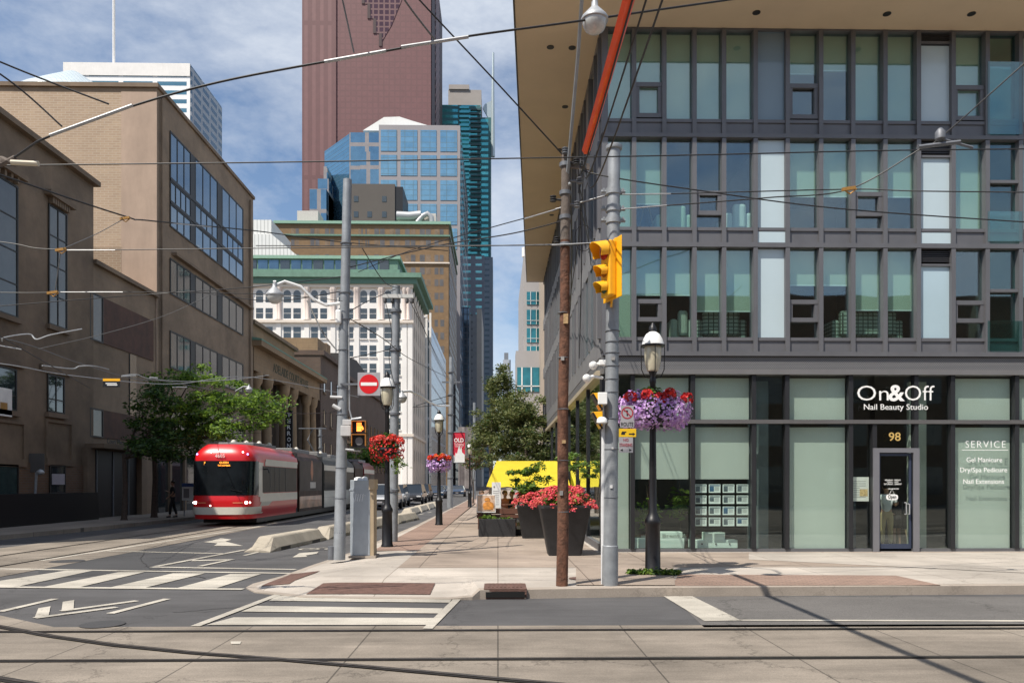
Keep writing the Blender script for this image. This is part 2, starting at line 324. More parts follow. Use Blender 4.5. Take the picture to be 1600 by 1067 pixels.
# manhole & patches on road
def disc(name,c,r,z,m,n=24):
    g=MB(); g.poly([(c[0]+r*math.cos(2*PI*i/n),c[1]+r*math.sin(2*PI*i/n),z) for i in range(n)]); return struct(name,g,m)
disc('manhole_cover',gp(105,877),.36,z3,MC['asphalt_new']); disc('manhole_cover',gp(160,976),.26,z3,MC['asphalt_new'])
M_tar=mat('tar_seam',(.035,.034,.034),.6,0,.2,4)
for ps in ([(330,842),(260,848),(228,858),(220,875),(235,890),(290,898),(330,905)],[(560,880),(600,900),(640,935)],[(270,957),(330,952),(400,946),(470,950)],[(430,846),(470,856),(505,868)]):
    Q_=[gp(*p) for p in ps]; R_=[]
    for i in range(len(Q_)-1):
        for k in range(6): q=Q_[i].lerp(Q_[i+1],k/6); R_.append((q.x+rnd.uniform(-.03,.03),q.y+rnd.uniform(-.03,.03)))
    ribbon(R_,.022,.0100,'tar_seam',M_tar)
# right pavement with dropped kerb at the corner
ol=[((-2.95,260),.15),((-3.0,60),.15),((-3.15,30),.15),((-3.3,23.5),.15)]
for px,py,h in [(590,853,.15),(545,871,.12),(490,885,.05),(440,901,.02),(395,913,.02),(384,919,.02),(398,926,.02),(470,934,.02),(560,936,.02),(700,937,.02),(738,937,.05),(750,936,.15),(820,935,.15),(1000,932,.15),(1300,930,.15),(1600,928,.15)]:
    p=gp(px,py); ol.append(((p.x,p.y),h))
ol.append(((60,12.5),.15))
def inset(pts,d):
    o=[]
    for i,p in enumerate(pts):
        a=Vector(pts[max(i-1,0)]); b=Vector(pts[min(i+1,len(pts)-1)]); t=(b-a).normalized(); o.append((p[0]-t.y*d,p[1]+t.x*d))
    return o
base=[p for p,h in ol]; i1=inset(base,.16); i2=inset(base,1.25); n=len(base)
g=MB(); V=[];Fc=[]
for k in range(n):
    h=ol[k][1]; V+=[(*base[k],0),(base[k][0],base[k][1],h*.93),(*inset(base,.02)[k],h),(*i1[k],h+.001)]
for k in range(n-1):
    for j in range(3): Fc.append((4*k+j,4*(k+1)+j,4*(k+1)+j+1,4*k+j+1))
g.add(V,Fc); struct('kerb',g,M_kerb)
g=MB(); V=[];Fc=[]
for k in range(n): V+=[(*i1[k],ol[k][1]+.001),(*i2[k],.15)]
for k in range(n-1): Fc.append((2*k,2*k+2,2*k+3,2*k+1))
g.add(V,Fc); g.poly([(x,y,.15) for x,y in i2]+[(60,260,.15)])
struct('pavement',g,M_walkc)
Z=.15
sheet('pavement_tan',[(-1.9,14.6),(60,14.6),(60,17.75),(2.3,17.75),(2.3,200),(-1.75,200)],M_tan,Z+.004)
sheet('pavement_light',[gp(1170,874,Z)[:2],gp(1600,895,Z)[:2],(60,13.9),(60,17.7),gp(1170,864,Z)[:2]],M_walkc,Z+.008)
sheet('paver_strip',[(-2.98,18.3),(-1.9,18.3),(-1.75,60),(-1.6,200),(-2.75,200),(-2.85,60)],M_brickp,Z+.004)
sheet('paver_strip',[gp(1050,915,Z)[:2],gp(1470,914,Z)[:2],gp(1400,899,Z)[:2],gp(1060,897,Z)[:2]],M_brickp,Z+.004)
sheet('pavement_concrete_patch',[gp(900,915,Z)[:2],gp(1055,915,Z)[:2],gp(1050,880,Z)[:2],gp(900,884,Z)[:2]],M_tan,Z+.014)
def psurf(x,y):
    best=(9,.15); P_=Vector((x,y))
    for k in range(n-1):
        a=Vector(base[k]); b=Vector(base[k+1]); ab=b-a; u=max(0,min(1,(P_-a).dot(ab)/max(ab.length_squared,1e-6))); d=(P_-a-ab*u).length
        if d<best[0]: best=(d,ol[k][1]*(1-u)+ol[k+1][1]*u)
    d,h=best; return h+(.15-h)*max(0,min(1,(d-.16)/1.09))
for q in ([(478,925),(672,926.5),(680,917),(505,915.5)],[(408,913),(452,914),(500,894),(455,894)]):
    P_=[gp(x,y,.06) for x,y in q]; g=MB(); nn=8; V=[];Fc=[]
    for i in range(nn+1):
        for j in range(nn+1):
            u,v=i/nn,j/nn; c=P_[0]*(1-u)*(1-v)+P_[1]*u*(1-v)+P_[2]*u*v+P_[3]*(1-u)*v; V.append((c.x,c.y,psurf(c.x,c.y)+.012))
    for i in range(nn):
        for j in range(nn): k=i*(nn+1)+j; Fc.append((k,k+nn+1,k+nn+2,k+1))
    g.add(V,Fc); struct('tactile_plate',g,M_tact)
g=MB(); a=gp(757,912,Z); b=gp(816,930,.0)
g.box(a.x,11.62,.03,a.x+.03,12.25,.158).box(a.x+.62,11.62,.03,a.x+.65,12.25,.158).box(a.x+.03,11.62,.115,a.x+.62,12.25,.16).box(a.x+.03,11.60,.004,a.x+.62,11.62,.03)
for k in range(9): g.box(a.x+.06+.062*k,11.75,.16,a.x+.09+.062*k,12.2,.168)
t=thing('storm_drain','rusty catch basin grate in the kerb in front of the wooden pole','drain',(a.x,12,0)); g.build('grate',M_tact,t); B(a.x+.03,11.585,.03,a.x+.62,11.6,.112).build('opening',mat('void_black',(.004,.004,.004),.9,0,0),t)
disc('utility_cover',gp(907,904,Z),.2,Z+.012,M_tact)
# left pavement
kl=[(-14.6,260),(-14.6,35),(-14.9,29),(-15.4,24),(-16.4,20),(-18,17),(-22,15.2),(-70,14.8)]
g=MB(); g.prism([(x,y) for x,y in kl]+[(-70,260)],0,.15); struct('pavement_left',g,groundmat('walk_left',(.25,.215,.18),.12,.2,joints=(1.5,1.5,.01,0),jcol=(.1,.09,.08)))
# ------------------------------------------------------------------ generic plants
def leafcloud(mb,c,rad,n,size,mats=3,dark=.5,shell=.55,droop=0):
    c=Vector(c)
    for _ in range(n):
        d=Vector((rnd.gauss(0,1),rnd.gauss(0,1),rnd.gauss(0,1))).normalized(); q=shell+(1-shell)*rnd.random() if rnd.random()<.75 else rnd.random()
        p=c+Vector((d.x*rad[0],d.y*rad[1],d.z*rad[2]))*q
        s=size*rnd.uniform(.6,1.3); u=Vector((rnd.gauss(0,1),rnd.gauss(0,1),rnd.gauss(0,.5))).normalized(); v=u.cross(Vector((rnd.gauss(0,1),rnd.gauss(0,1),rnd.gauss(0,1)))).normalized()
        u=u*s; v=v*s*.45; nn=len(mb.v)
        mb.v+=[tuple(p-u*.5),tuple(p+v*.5+Vector((0,0,.1*s))),tuple(p+u*.6),tuple(p-v*.5+Vector((0,0,.1*s)))]; mb.f.append((nn,nn+1,nn+2,nn+3))
        mb.m.append(min(mats-1,int(rnd.random()**1.3*mats)))
def tree(label,base,h,blobs,n,size,mats,tr=.12,fork=.45,group=None,name='street_tree',lean=0,tuft=.34,sprays=7):
    base=Vector(base); t=thing(name,label,'tree',base,group)
    tk=MB(); top=base+Vector((lean,0,h*fork))
    tk.tube([base-Vector((0,0,.05)),base+Vector((0,0,.1)),base+(top-base)*.5+Vector((.05,0,0)),top],[tr*1.5,tr*1.1,tr*.9,tr*.7],8)
    for b in blobs:
        c=Vector(b[0]); m=top+(c-top)*.5+Vector((rnd.uniform(-.2,.2),rnd.uniform(-.2,.2),-.1)); tk.tube([top-Vector((0,0,.2)),m,c],[tr*.5,tr*.3,tr*.1],6)
        for _ in range(3):
            e=c+Vector([rnd.uniform(-.8,.8)*b[1][i] for i in range(3)]); tk.tube([m,(m+e)/2+Vector((0,0,.1)),e],[tr*.2,tr*.12,tr*.04],4)
    tk.build('trunk',M_bark,t)
    cr=MB(); tot=sum(b[1][0]*b[1][2] for b in blobs)
    for b in blobs:
        nb=int(n*b[1][0]*b[1][2]/tot); k=max(4,int(sprays*(b[1][0]+b[1][2])))
        c=Vector(b[0])
        for _ in range(k):   # tufts round the blob give an uneven edge
            d=Vector((rnd.gauss(0,1),rnd.gauss(0,1),rnd.gauss(0,1))).normalized()*rnd.uniform(.25,1.05)
            p=c+Vector((d.x*b[1][0],d.y*b[1][1],d.z*b[1][2])); s=rnd.uniform(.6,1.4)*tuft
            leafcloud(cr,p,(s*1.5,s*1.5,s*.75),nb//k,size,len(mats),shell=.2)
    cr.build('crown',mats,t)
    return t
def flowers(mb,c,rad,n,size,low=-.6,nm=2):
    c=Vector(c)
    for _ in range(n):
        d=Vector((rnd.gauss(0,1),rnd.gauss(0,1),rnd.gauss(0,1))).normalized()
        if d.z<low: d.z=-d.z
        p=c+Vector((d.x*rad[0],d.y*rad[1],d.z*rad[2]))*rnd.uniform(.88,1.08); nrm=(d+Vector((rnd.gauss(0,.3),rnd.gauss(0,.3),rnd.gauss(0,.3)))).normalized()
        a=nrm.orthogonal().normalized(); b=nrm.cross(a); s=size*rnd.uniform(.7,1.2); k0=rnd.random()*6; nn=len(mb.v); mi=rnd.randrange(nm)
        mb.v.append(tuple(p))
        for k in range(10):
            t=k0+2*PI*k/10; r=s*(1 if k%2==0 else .62); mb.v.append(tuple(p+(a*math.cos(t)+b*math.sin(t))*r+nrm*(.25*s)))
        for k in range(5):
            i0=nn+1+(2*k-1)%10; mb.f.append((nn,i0,nn+1+2*k,nn+1+(2*k+1)%10)); mb.m.append(mi)
def textfit(s,px,py,wpx,cap_px,m,parent,Y=None,name='lettering',off=0,ext=.002,rot=RF,sp=1):
    """text centred on a photo pixel of a plane at depth Y, given width and capital height"""
    Y=FY-.075 if Y is None else Y
    c=wp(px,py,Y); k=Y/1200
    size=cap_px*k/.70; o=text(s,size,(0,0,0),rot,m,parent,name,ext,1,off,sp=sp)
    xs=[v.co.x for v in o.data.vertices]; zs=[v.co.z for v in o.data.vertices]; f=wpx*k/(max(xs)-min(xs)); mxx=(max(xs)+min(xs))/2; zc=(max(zs)+min(zs))/2
    for v in o.data.vertices: v.co.x=(v.co.x-mxx)*f+c.x; v.co.z=v.co.z-zc+c.z; v.co.y+=c.y
    return o
# ================================================================== corner building on the right
M_frame=mat('facade_metal',(.150,.150,.160),.5,.35,.08,1.5,stain=.12)
M_frame2=mat('facade_panel',(.135,.135,.142),.6,.2,.1,1.2,stain=.12)
M_framel=mat('facade_rail',(.2,.195,.195),.45,.35,.08,2)
M_sfdark=mat('storefront_frame',(.035,.036,.04),.4,.4,.1,3)
M_pan=mat('spandrel_glass',(.46,.56,.60),.12,0,.05,.5,coat=.3)
M_pan2=mat('spandrel_glass_grey',(.17,.24,.29),.12,0,.05,.5,coat=.3)
M_blind=mat('roller_blind',(.50,.52,.43),.8,0,.05,.7)
M_blindg=mat('storefront_blind',(.50,.535,.50),.8,0,.04,.9,stain=.06)
M_soff=mat('soffit_tan',(.62,.49,.34),.75,0,.05,.8)
M_int=mat('interior_dark',(.07,.065,.06),.9,0,.3,.6)
M_intl=mat('interior_light',(.5,.55,.48),.9,0,.1,.6)
G_up=glass('glass_upper',(.83,.945,.92),.085,wav=.06); G_sf=glass('glass_storefront',(.935,.98,.955),.012,wav=.04); G_teal=glass('glass_teal',(.6,.86,.83),.08)
X0=2.42; XR=24.
cb=thing('corner_building','long grey glass corner building with shops below and three storeys under a tan overhanging roof','building',(X0,FY,0))
ZS=FZ(47); fl=[(50,190,212,219),(219,357,381,389),(389,528,550,558)]
wl=MB()
# spandrels, slabs
for (a,b,c,d) in fl:
    wl.box(X0+.04,FY-.02,FZ(c),XR,FY+.2,FZ(b+4)); 
for (a,b,c,d) in fl: wl.box(X0+.02,FY-.09,FZ(d-1),XR,FY+.2,FZ(c))
wl.box(X0+.02,FY-.05,FZ(194),XR,FY+.2,FZ(189)); wl.box(X0+.02,FY-.05,FZ(362),XR,FY+.2,FZ(357)); wl.box(X0+.02,FY-.05,FZ(533),XR,FY+.2,FZ(528))
wl.box(X0+.02,FY-.05,FZ(50),XR,FY+.2,ZS+.02)
wl.build('wall',M_frame,cb)
B(X0-.02,FY-.13,FZ(586),XR,FY+.15,FZ(578)).build('canopy_rail',M_framel,cb)
# perforated band: real diamond mesh look from a fine lattice material
mt=gridmat('perforated_mesh',(.025,.025,.028),(.025,.025,.028),(.15,.15,.155),.05,.03,.009,.5,rough1=.8,metal1=0,var=.05)
B(X0,FY-.03,FZ(578),XR,FY+.1,FZ(558)).build('mesh_band',mt,cb)
B(X0+.02,FY-.02,.15,XR,FY+.1,FZ(857)).build('plinth',M_frame2,cb)
# interiors
it=MB()
it.box(X0+.3,FY+5,.1,XR,FY+5.1,ZS); 
for z in (FZ(201),FZ(372),FZ(542),FZ(572)): it.box(X0+.25,FY+.2,z-.1,XR,FY+5,z+.12)
for x in (FX(1179)+.3,FX(1433)+.3,FX(1540)): it.box(x,FY+.35,4.4,x+.12,FY+5,ZS-.1)
it.box(X0+.25,FY+.2,.05,XR,FY+5,.16)
it.build('interior_walls',M_int,cb)
cols=[948,990,1037,1084,1130,1179,1229,1281,1331,1381,1433,1487,1540,1592,1645,1700,1752,1805,1860,1915,1970]
K3=['b1','v1','b1','b1','b1','g','v.42','b.38','b1','b1','pl','v1','t']+['b1','g','b.6','b1']*2
K2=['b1','b.7','b0','v0','b.0','p','b.6','b.6','v.6','b.6','pl','b1','t']+['b1','p','b.6','b1']*2
K1=['b1','v.5','b.5','b.68','b.68','p','v.38','b.38','b.66','b.66','pl','v0','t']+['b.5','p','b.6','b1']*2
vy={0:(135,183),1:(303,334),2:(472,500)}
louv=mat('louver_dark',(.04,.04,.045),.5,.3,0)
for fi,(K,(a,b,c,d)) in enumerate(zip((K3,K2,K1),fl)):
    zt,zb=FZ(a),FZ(b)
    for ci,k in enumerate(K[:len(cols)-1]):
        xa=FX(cols[ci])+.045; xb=FX(cols[ci+1])-.045
        if ci==0: xa=X0+.12
        if k[0] in 'pg':
            mm_=M_pan if k[0]=='p' else M_pan2
            if k=='pl':
                B(xa,FY+.02,zb,xb,FY+.1,FZ(a+26 if fi else a+17)).build('panel',M_pan if fi<2 else mat('spandrel_glass_blue',(.38,.50,.56),.12,0,.05,.5,coat=.3),cb)
                lv=MB()
                for q in range(6): lv.box(xa,FY,zt-.06-.045*q,xb,FY+.08,zt-.035-.045*q)
                lv.build('louvre',louv,cb)
                B(xa,FY-.03,FZ(a+26 if fi else a+17),xb,FY+.1,FZ(a+26 if fi else a+17)+.05).build('louvre_rail',M_frame,cb)
            else: B(xa,FY+.02,zb,xb,FY+.1,zt).build('panel',mm_,cb)
            if fi==1: B(xa,FY-.04,FZ(c-1),xb,FY,FZ(b+6)).build('panel',M_pan,cb)
            continue
        wn=B(xa,FY+.06,zb,xb,FY+.075,zt).build('window',G_teal if k=='t' else G_up,cb)
        fr=0 if k=='t' else float(k[1:] or 0)
        if k[0]=='t': fr=.0
        if fr>0: B(xa-.03,FY+.17,zt-(zt-zb)*fr,xb+.03,FY+.18,zt).build('blind',M_blind,wn)
        if 0<fr<1: B(xa-.03,FY+.165,zt-(zt-zb)*fr-.03,xb+.03,FY+.185,zt-(zt-zb)*fr).build('blind_hem',M_white,wn)
        if k[0]=='v':
            y0,y1=vy[fi]; v=MB(); z0,z1_=FZ(y1),FZ(y0)
            v.box(xa,FY-.03,z0-.05,xb,FY+.06,z0+.05).box(xa,FY-.03,z1_-.05,xb,FY+.06,z1_+.05).box(xa,FY-.02,z0+.05,xa+.09,FY+.06,z1_-.05).box(xb-.09,FY-.02,z0+.05,xb,FY+.06,z1_-.05)
            v.build('vent_frame',M_frame,wn)
        if k=='t':
            v=MB(); z0=zb+(zt-zb)*(.0 if fi==0 else .52)
            v.box(xa-.06,FY-.06,z0,xb+.06,FY+.05,z0+.07); v.build('transom',M_frame,wn)
            B(xa-.05,FY-.10,zb-.3,xb+.06,FY-.08,zb+(.4 if fi else 1.4)).build('balustrade',G_teal,wn)
    for ci,px in enumerate(cols):
        if ci==0: B(X0,FY-.08,FZ(c)+.0,X0+.14,FY+.2,zt).build('mullion',M_frame,cb); continue
        x=FX(px)-(.0); B(x-.05,FY-.085,FZ(c)+.001,x+.05,FY+.15,zt).build('mullion',M_frame,cb)
# storefront
sf=[940,988,1082,1177,1229,1328,1365,1430,1487,1587,1640,1740,1790,1890,1990]
def zf2(y): return FZ(y)
sfk=[('d','b1'),('b1','b.44'),('b1','b.44'),('d','d'),('b1','b1'),('d','d'),('d','door'),('d','d'),('b1','b1'),('b1','b1'),('b1','b1'),('d','d'),('b1','b1'),('b1','b1')]
for i,(tk_,lk) in enumerate(sfk):
    xa=FX(sf[i])+.05; xb=FX(sf[i+1])-.05
    if i==0: xa=X0+.1
    for (y0,y1,k) in ((586,655,tk_),(663,857,lk)):
        if i in (5,) and y0==586: pass
        if k=='door':
            wn=B(xa,FY+.05,FZ(698),xb,FY+.065,FZ(663)).build('window',G_sf,cb); continue
        wn=B(xa,FY+.05,FZ(y1),xb,FY+.065,FZ(y0)).build('window',G_sf,cb)
        if k[0]=='b':
            fr=float(k[1:]); zt=FZ(y0); zb=FZ(y1)
            B(xa+.02,FY+.11,zt-(zt-zb)*fr,xb-.02,FY+.12,zt-.06).build('blind',M_blindg,wn)
    x=FX(sf[i])
    if i>0: B(x-.05,FY-.06,FZ(857) if i not in(6,7) else .15,x+.05,FY+.1,FZ(586) if i!=6 else FZ(662)).build('mullion',M_sfdark,cb)
B(X0+.02,FY-.09,FZ(662),XR,FY+.04,FZ(656)).build('transom',mat('transom_grey',(.13,.125,.125),.5,.3,.08,2),cb)
B(X0,FY-.06,.15,X0+.1,FY+.06,FZ(586)).build('corner_post',M_sfdark,cb)
# door
dr=MB(); xa,xb=FX(1365),FX(1430)
dr.box(xa-.05,FY-.1,.152,xa+.09,FY-.06,FZ(700)).box(xb-.09,FY-.1,.152,xb+.05,FY-.06,FZ(700)).box(xa+.09,FY-.1,FZ(707),xb-.09,FY-.06,FZ(700))
dr.build('door_frame',mat('door_frame_grey',(.22,.22,.24),.45,.4,.06,3),cb)
d=MB(); d.box(xa+.1,FY-.02,.165,xb-.1,FY+.03,.33).box(xa+.1,FY-.02,.33,xa+.15,FY+.03,FZ(712)).box(xb-.15,FY-.02,.33,xb-.1,FY+.03,FZ(712)).box(xa+.1,FY-.02,FZ(712),xb-.1,FY+.03,FZ(708))
do=d.build('door',mat('door_navy',(.05,.065,.11),.4,.3,.05,3),cb)
B(xa+.15,FY,.33,xb-.15,FY+.01,FZ(712)).build('door_glass',glass('glass_door',(.88,.93,.9),.03),do)
h=MB(); hx=FX(1418); h.tube([(hx,FY-.02,FZ(787)),(hx,FY-.09,FZ(787)),(hx,FY-.09,FZ(803)),(hx,FY-.02,FZ(803))],.014,8); h.tube([(hx-.07,FY-.02,FZ(785)),(hx-.07,FY-.08,FZ(785)),(hx-.07,FY-.08,FZ(803)),(hx-.07,FY-.02,FZ(803))],.014,8); h.build('handle',M_alu,do)
# lettering on glass
textfit('On',1364,614,50,24,M_text,cb,off=-.004); textfit('&',1401,614,26,25,M_text,cb,off=.012); textfit('Off',1437,614,47,24,M_text,cb,off=-.004)
textfit('Nail Beauty Studio',1400,637,102,9,M_text,cb)
textfit('98',1398,682,19,13,mat('gold_vinyl',(.62,.42,.14),.4,.2,0),cb,off=.003)
Ms=M_text
textfit('SERVICE',1540,694,64,11,Ms,cb,off=-.003,sp=1.2); B(FX(1500),FY-.077,FZ(703.2),FX(1572),FY-.075,FZ(702.4)).build('underline',Ms,cb)
textfit('Gel Manicure',1538,718,57,7.5,Ms,cb); textfit('Dry/Spa Pedicure',1537,735,75,7.5,Ms,cb); textfit('Nail Extensions',1537,752,65,7.5,Ms,cb)
textfit('MONDAY - FRIDAY',1395,750,25,2.6,Ms,cb,Y=FY-.025); textfit('SATURDAY - SUNDAY',1395,756,28,2.6,Ms,cb,Y=FY-.025); textfit('10AM - 7PM',1395,753,17,1.8,Ms,cb,Y=FY-.025); textfit('WALK INS WELCOME',1396,763.5,17,1.8,Ms,cb,Y=FY-.025)
# open sign, poster
t=thing('open_sign','small white oval sign reading Open hung by string on the glass shop door','sign',wp(1394,776,FY-.04))
g=MB(); c=wp(1394,776.5,FY-.045); 
g.prism([(c.x+.14*math.copysign(abs(math.cos(a))**.6,math.cos(a)),c.z+.068*math.copysign(abs(math.sin(a))**.6,math.sin(a))) for a in [2*PI*i/28 for i in range(28)]],c.y,c.y+.012,'y'); g.build('board',M_white,t)
textfit('Open',1394,776.5,13,5.5,mat('ink_black',(.01,.01,.01),.6,0,0),t,Y=FY-.05); g=MB(); g.tube([c+Vector((-.06,0.01,.06)),c+Vector((0,.01,.2)),c+Vector((.06,.01,.06))],.004,4); g.build('string',M_white,t)
t=thing('poster','white paper notice with a tan picture inside the glass left of the shop door','poster',wp(1346,764,FY+.1))
xa,xb=FX(1333),FX(1360.5); B(xa,FY+.09,FZ(783),xb,FY+.095,FZ(745)).build('sheet',mat('paper',(.82,.78,.76),.8,0,.05,6),t)
g=MB()
for q in range(8): g.box(xa+.04,FY+.086,FZ(752+3.5*q),xa+.04+(.3 if q<3 or q>6 else .16),FY+.089,FZ(751.4+3.5*q))
g.build('print_lines',mat('ink_grey',(.25,.24,.24),.8,0,0),t); B(xa+.2,FY+.086,FZ(775),xb-.03,FY+.089,FZ(764)).build('picture',mat('poster_tan',(.7,.48,.25),.8,0,.4,20),t)
# listing cards
ink=mat('card_photo',(.12,.15,.17),.6,0,.6,14); cardm=mat('card_white',(.80,.86,.84),.6,0,.03,8); ink2=mat('card_blue',(.05,.13,.24),.6,0,.2,14)
rows=['top','second','third','bottom']; clm=['leftmost','second from left','second from right','rightmost']
for r in range(4):
    for c in range(4):
        px=1095+21.7*c; py=763+17.3*r; p=wp(px,py,FY+.16)
        t=thing('listing_card',f'white listing card in the shop window, {clm[c]} in the {rows[r]} row','card',p,'listing cards hung in the shop window')
        B(p.x-.138,p.y,p.z-.1,p.x+.138,p.y+.012,p.z+.1).build('card',cardm,t)
        k=MB(); k.box(p.x-.12,p.y-.004,p.z+.06,p.x+.12,p.y-.001,p.z+.083).box(p.x-.12,p.y-.004,p.z-.07+.03*((r*c)%2),p.x-.02,p.y-.001,p.z+.05); k.build('photo',ink2 if (r,c) in((0,1),(2,2),(3,3)) else ink,t)
        k=MB()
        for q in range(4): k.box(p.x+0,p.y-.004,p.z+.03-.025*q,p.x+.1,p.y-.001,p.z+.036-.025*q)
        k.build('print_lines',mat('ink_grey',(.25,.24,.24),.8,0,0),t)
# shop display boxes and plants inside
M_disp=mat('display_white',(.66,.78,.72),.7,0,.06,2)
for (a,b,y0,y1,lab) in [(996,1075,858,842,'long low white display plinth behind the glass left of the listing cards'),(1035,1072,842,832,'white sign block with faint grey lettering on the plinth behind the lamp post'),(1086,1160,858,845,'low white shelf below the listing cards with three knobs'),(1108,1140,845,833,'open white box standing on the shelf below the listing cards')]:
    t=thing('display_box',lab,'display box',(FX((a+b)/2),FY+.5,.3)); B(FX(a),FY+.35,FZ(y0),FX(b),FY+.65,FZ(y1)).build('box',M_disp,t,bev=.01)
    if 'lettering' in lab: textfit('Brent P',1053,836,36,5,mat('ink_faint',(.33,.42,.38),.8,0,0),t,Y=FY+.34)
    if 'knobs' in lab:
        for q in (1103,1125,1147): B(FX(q)-.015,FY+.33,FZ(852),FX(q)+.015,FY+.35,FZ(850)).build('knob',M_dark,t)
for (px,lab,s) in [(1012,'leafy potted plant inside the shop window just left of the lamp post',1.),(1062,'tall thin potted plant inside the shop window right of the lamp post',1.2)]:
    x=FX(px)*(FY+1)/FY; t=thing('potted_plant',lab,'plant',(x,FY+1,.2)); g=MB(); g.lathe((x,FY+1.,.16),[(.12,0),(.17,.3),(.15,.3)],14); g.build('pot',M_disp,t)
    g=MB(); g.tube([(x,FY+1,.4),(x+.05,FY+1,1.),(x-.03,FY+1,1.7*s)],.015,5); g.build('stem',M_bark,t)
    g=MB(); leafcloud(g,(x,FY+1,1.0*s),(.38,.3,.45),150,.2,2,shell=.1); g.build('leaves',[M_leafm,M_leafl],t)
# furniture seen in the flats
M_sofa=mat('sofa_cream',(.62,.62,.52),.9,0,.12,3); M_plaid=gridmat('plaid_fabric',(.5,.52,.44),(.42,.45,.38),(.07,.075,.06),.12,.09,.012,0,rough1=.9,metal1=0,var=.1)
def sofa(x0,x1,z,lab,m=M_sofa,cat='sofa'):
    x0=x0*(FY+.6)/FY; x1=x1*(FY+.6)/FY
    t=thing('sofa',lab,cat,((x0+x1)/2,FY+.7,z)); B(x0,FY+.45,z+.12,x1,FY+1.2,z+.45).build('seat',m,t,bev=.06); B(x0+.1,FY+.35,z+.2,x1-.1,FY+.52,z+.82).build('backrest',m,t,bev=.07)
    B(x0-.08,FY+.4,z+.12,x0+.1,FY+1.2,z+.62).build('armrest',m,t,bev=.06); B(x1-.1,FY+.4,z+.12,x1+.08,FY+1.2,z+.62).build('armrest',m,t,bev=.06)
z1f=FZ(542)+.12; z2f=FZ(372)+.12
sofa(FX(1300),FX(1400),z1f,'cream sofa with its back to the first floor windows above the nail studio',M_plaid)
sofa(FX(1088),FX(1158),z1f,'plaid backed sofa behind the first floor windows above the purple flower basket',M_plaid)
sofa(FX(1050),FX(1078),z1f,'patterned white chair with its back to the window beside the plaid sofa',M_sofa,'chair')
sofa(FX(1028),FX(1075),z2f-.05,'pale green armchair in a second floor window behind the traffic light pole',mat('armchair_mint',(.5,.62,.5),.9,0,.1,3),'armchair')
sofa(FX(1135),FX(1168),z2f,'white couch end in a second floor window left of the plain white panel',M_white,'sofa')
t=thing('easel','wooden tripod easel behind the second floor window nearest the corner','easel',(FX(1010),FY+.8,z2f)); g=MB(); x=FX(1010)*(FY+.7)/FY
for dx in(-.25,.25): 
    g=MB(); g.tube([(x+dx,FY+.7,z2f),(x,FY+.7,z2f+1.1)],.02,5); g.build('leg',mat('pine',(.4,.28,.15),.7),t)
# side facade along the street
SX=X0; SE=40.5
def sbox(y0,z0,y1,z1_,d0=0,d1=.12): return B(SX-d0,y0,z0,SX+d1,y1,z1_)
sw=MB(); M_side=mat('side_panel',(.235,.235,.24),.55,.25,.1,1.2,stain=.15)
for z0,z1_ in ((FZ(558),FZ(528)),(FZ(389),FZ(355)),(FZ(219),FZ(186)),(ZS-.15,ZS+.02)): sw.box(SX-.03,FY+.2,z0,SX+.15,SE,z1_)
sw.build('side_wall',M_side,cb)
B(SX-.1,FY+.15,FZ(586),SX+.1,SE,FZ(578)).build('side_canopy_rail',mat('rail_tan',(.42,.36,.26),.5,.1,.1,2),cb); B(SX-.02,FY+.1,FZ(578),SX+.1,SE,FZ(558)).build('side_mesh_band',mt,cb)
B(SX-.02,FY+.06,.15,SX+.1,SE,.32).build('side_plinth',M_frame2,cb)
ys=[FY+.2]; r2=random.Random(3)
while ys[-1]<SE-1.2: ys.append(ys[-1]+r2.choice((.75,.75,1.1)))
for fi,(zb,zt) in enumerate(((FZ(528),FZ(389)),(FZ(355),FZ(219)),(FZ(186),ZS-.15))):
    for i in range(len(ys)-1):
        y0,y1=ys[i]+.05,ys[i+1]-.05
        if r2.random()<.45:
            wn=sbox(y0,zb,y1,zt,0,.01).build('window',G_up,cb); 
            if r2.random()<.6: B(SX+.1,y0,zb+(zt-zb)*r2.choice((0,.3,.5)),SX+.11,y1,zt).build('blind',M_blind,wn)
        else: sbox(y0,zb,y1,zt,.01,.1).build('panel',M_side,cb)
        sbox(ys[i]-.05,zb,ys[i]+.05,zt,.07,.12).build('mullion',M_frame,cb)
y=FY+.12; k=0
while y<SE-1:
    sbox(y+.05,.32,min(y+2.8,SE)-.05,FZ(586),-.03,.045).build('window',glass('glass_side',(.75,.86,.78),.14,wav=.05),cb); sbox(y-.05,.32,y+.05,FZ(586),.02,.12).build('mullion',M_sfdark,cb); y+=2.8
B(SX+.1,SE,0,XR,SE+.3,ZS).build('rear_wall',M_frame2,cb)
# roof slab with soffit
e0=gp(804,0,ZS); e1=gp(823.5,436,ZS); dd=(e1-e0).normalized(); fy=16.62; pf=e0+dd*((fy-e0.y)/dd.y); pe=e0+dd*((SE+.0-e0.y)/dd.y)
rp=[(pf.x,fy),(XR+1.5,fy),(XR+1.5,SE),(pe.x,SE)]
rf=MB().prism(rp,ZS,ZS+.75).build('roof',M_soff,cb)
g=MB(); 
for i in range(4):
    a=Vector((*rp[i],0)); b=Vector((*rp[(i+1)%4],0)); t_=(b-a).normalized(); nn=Vector((t_.y,-t_.x,0)); mid=(a+b)/2+nn*.02; g.obox((mid.x,mid.y,ZS+.385),t_*((b-a).length/2+.04),nn*.02,(0,0,.40))
g.build('fascia',M_sfdark,rf)
for (px,py) in [(860,74),(894,75),(883,167),(978,18),(1182,20),(1386,22),(1518,22),(875,234),(862,336),(859,404)]:
    p=gp(px,py,ZS)
    if p.y>fy+.1 : g=MB(); g.lathe((p.x,p.y,ZS-.012),[(.09,0),(.09,.012)],14); g.build('downlight',M_sfdark,rf)
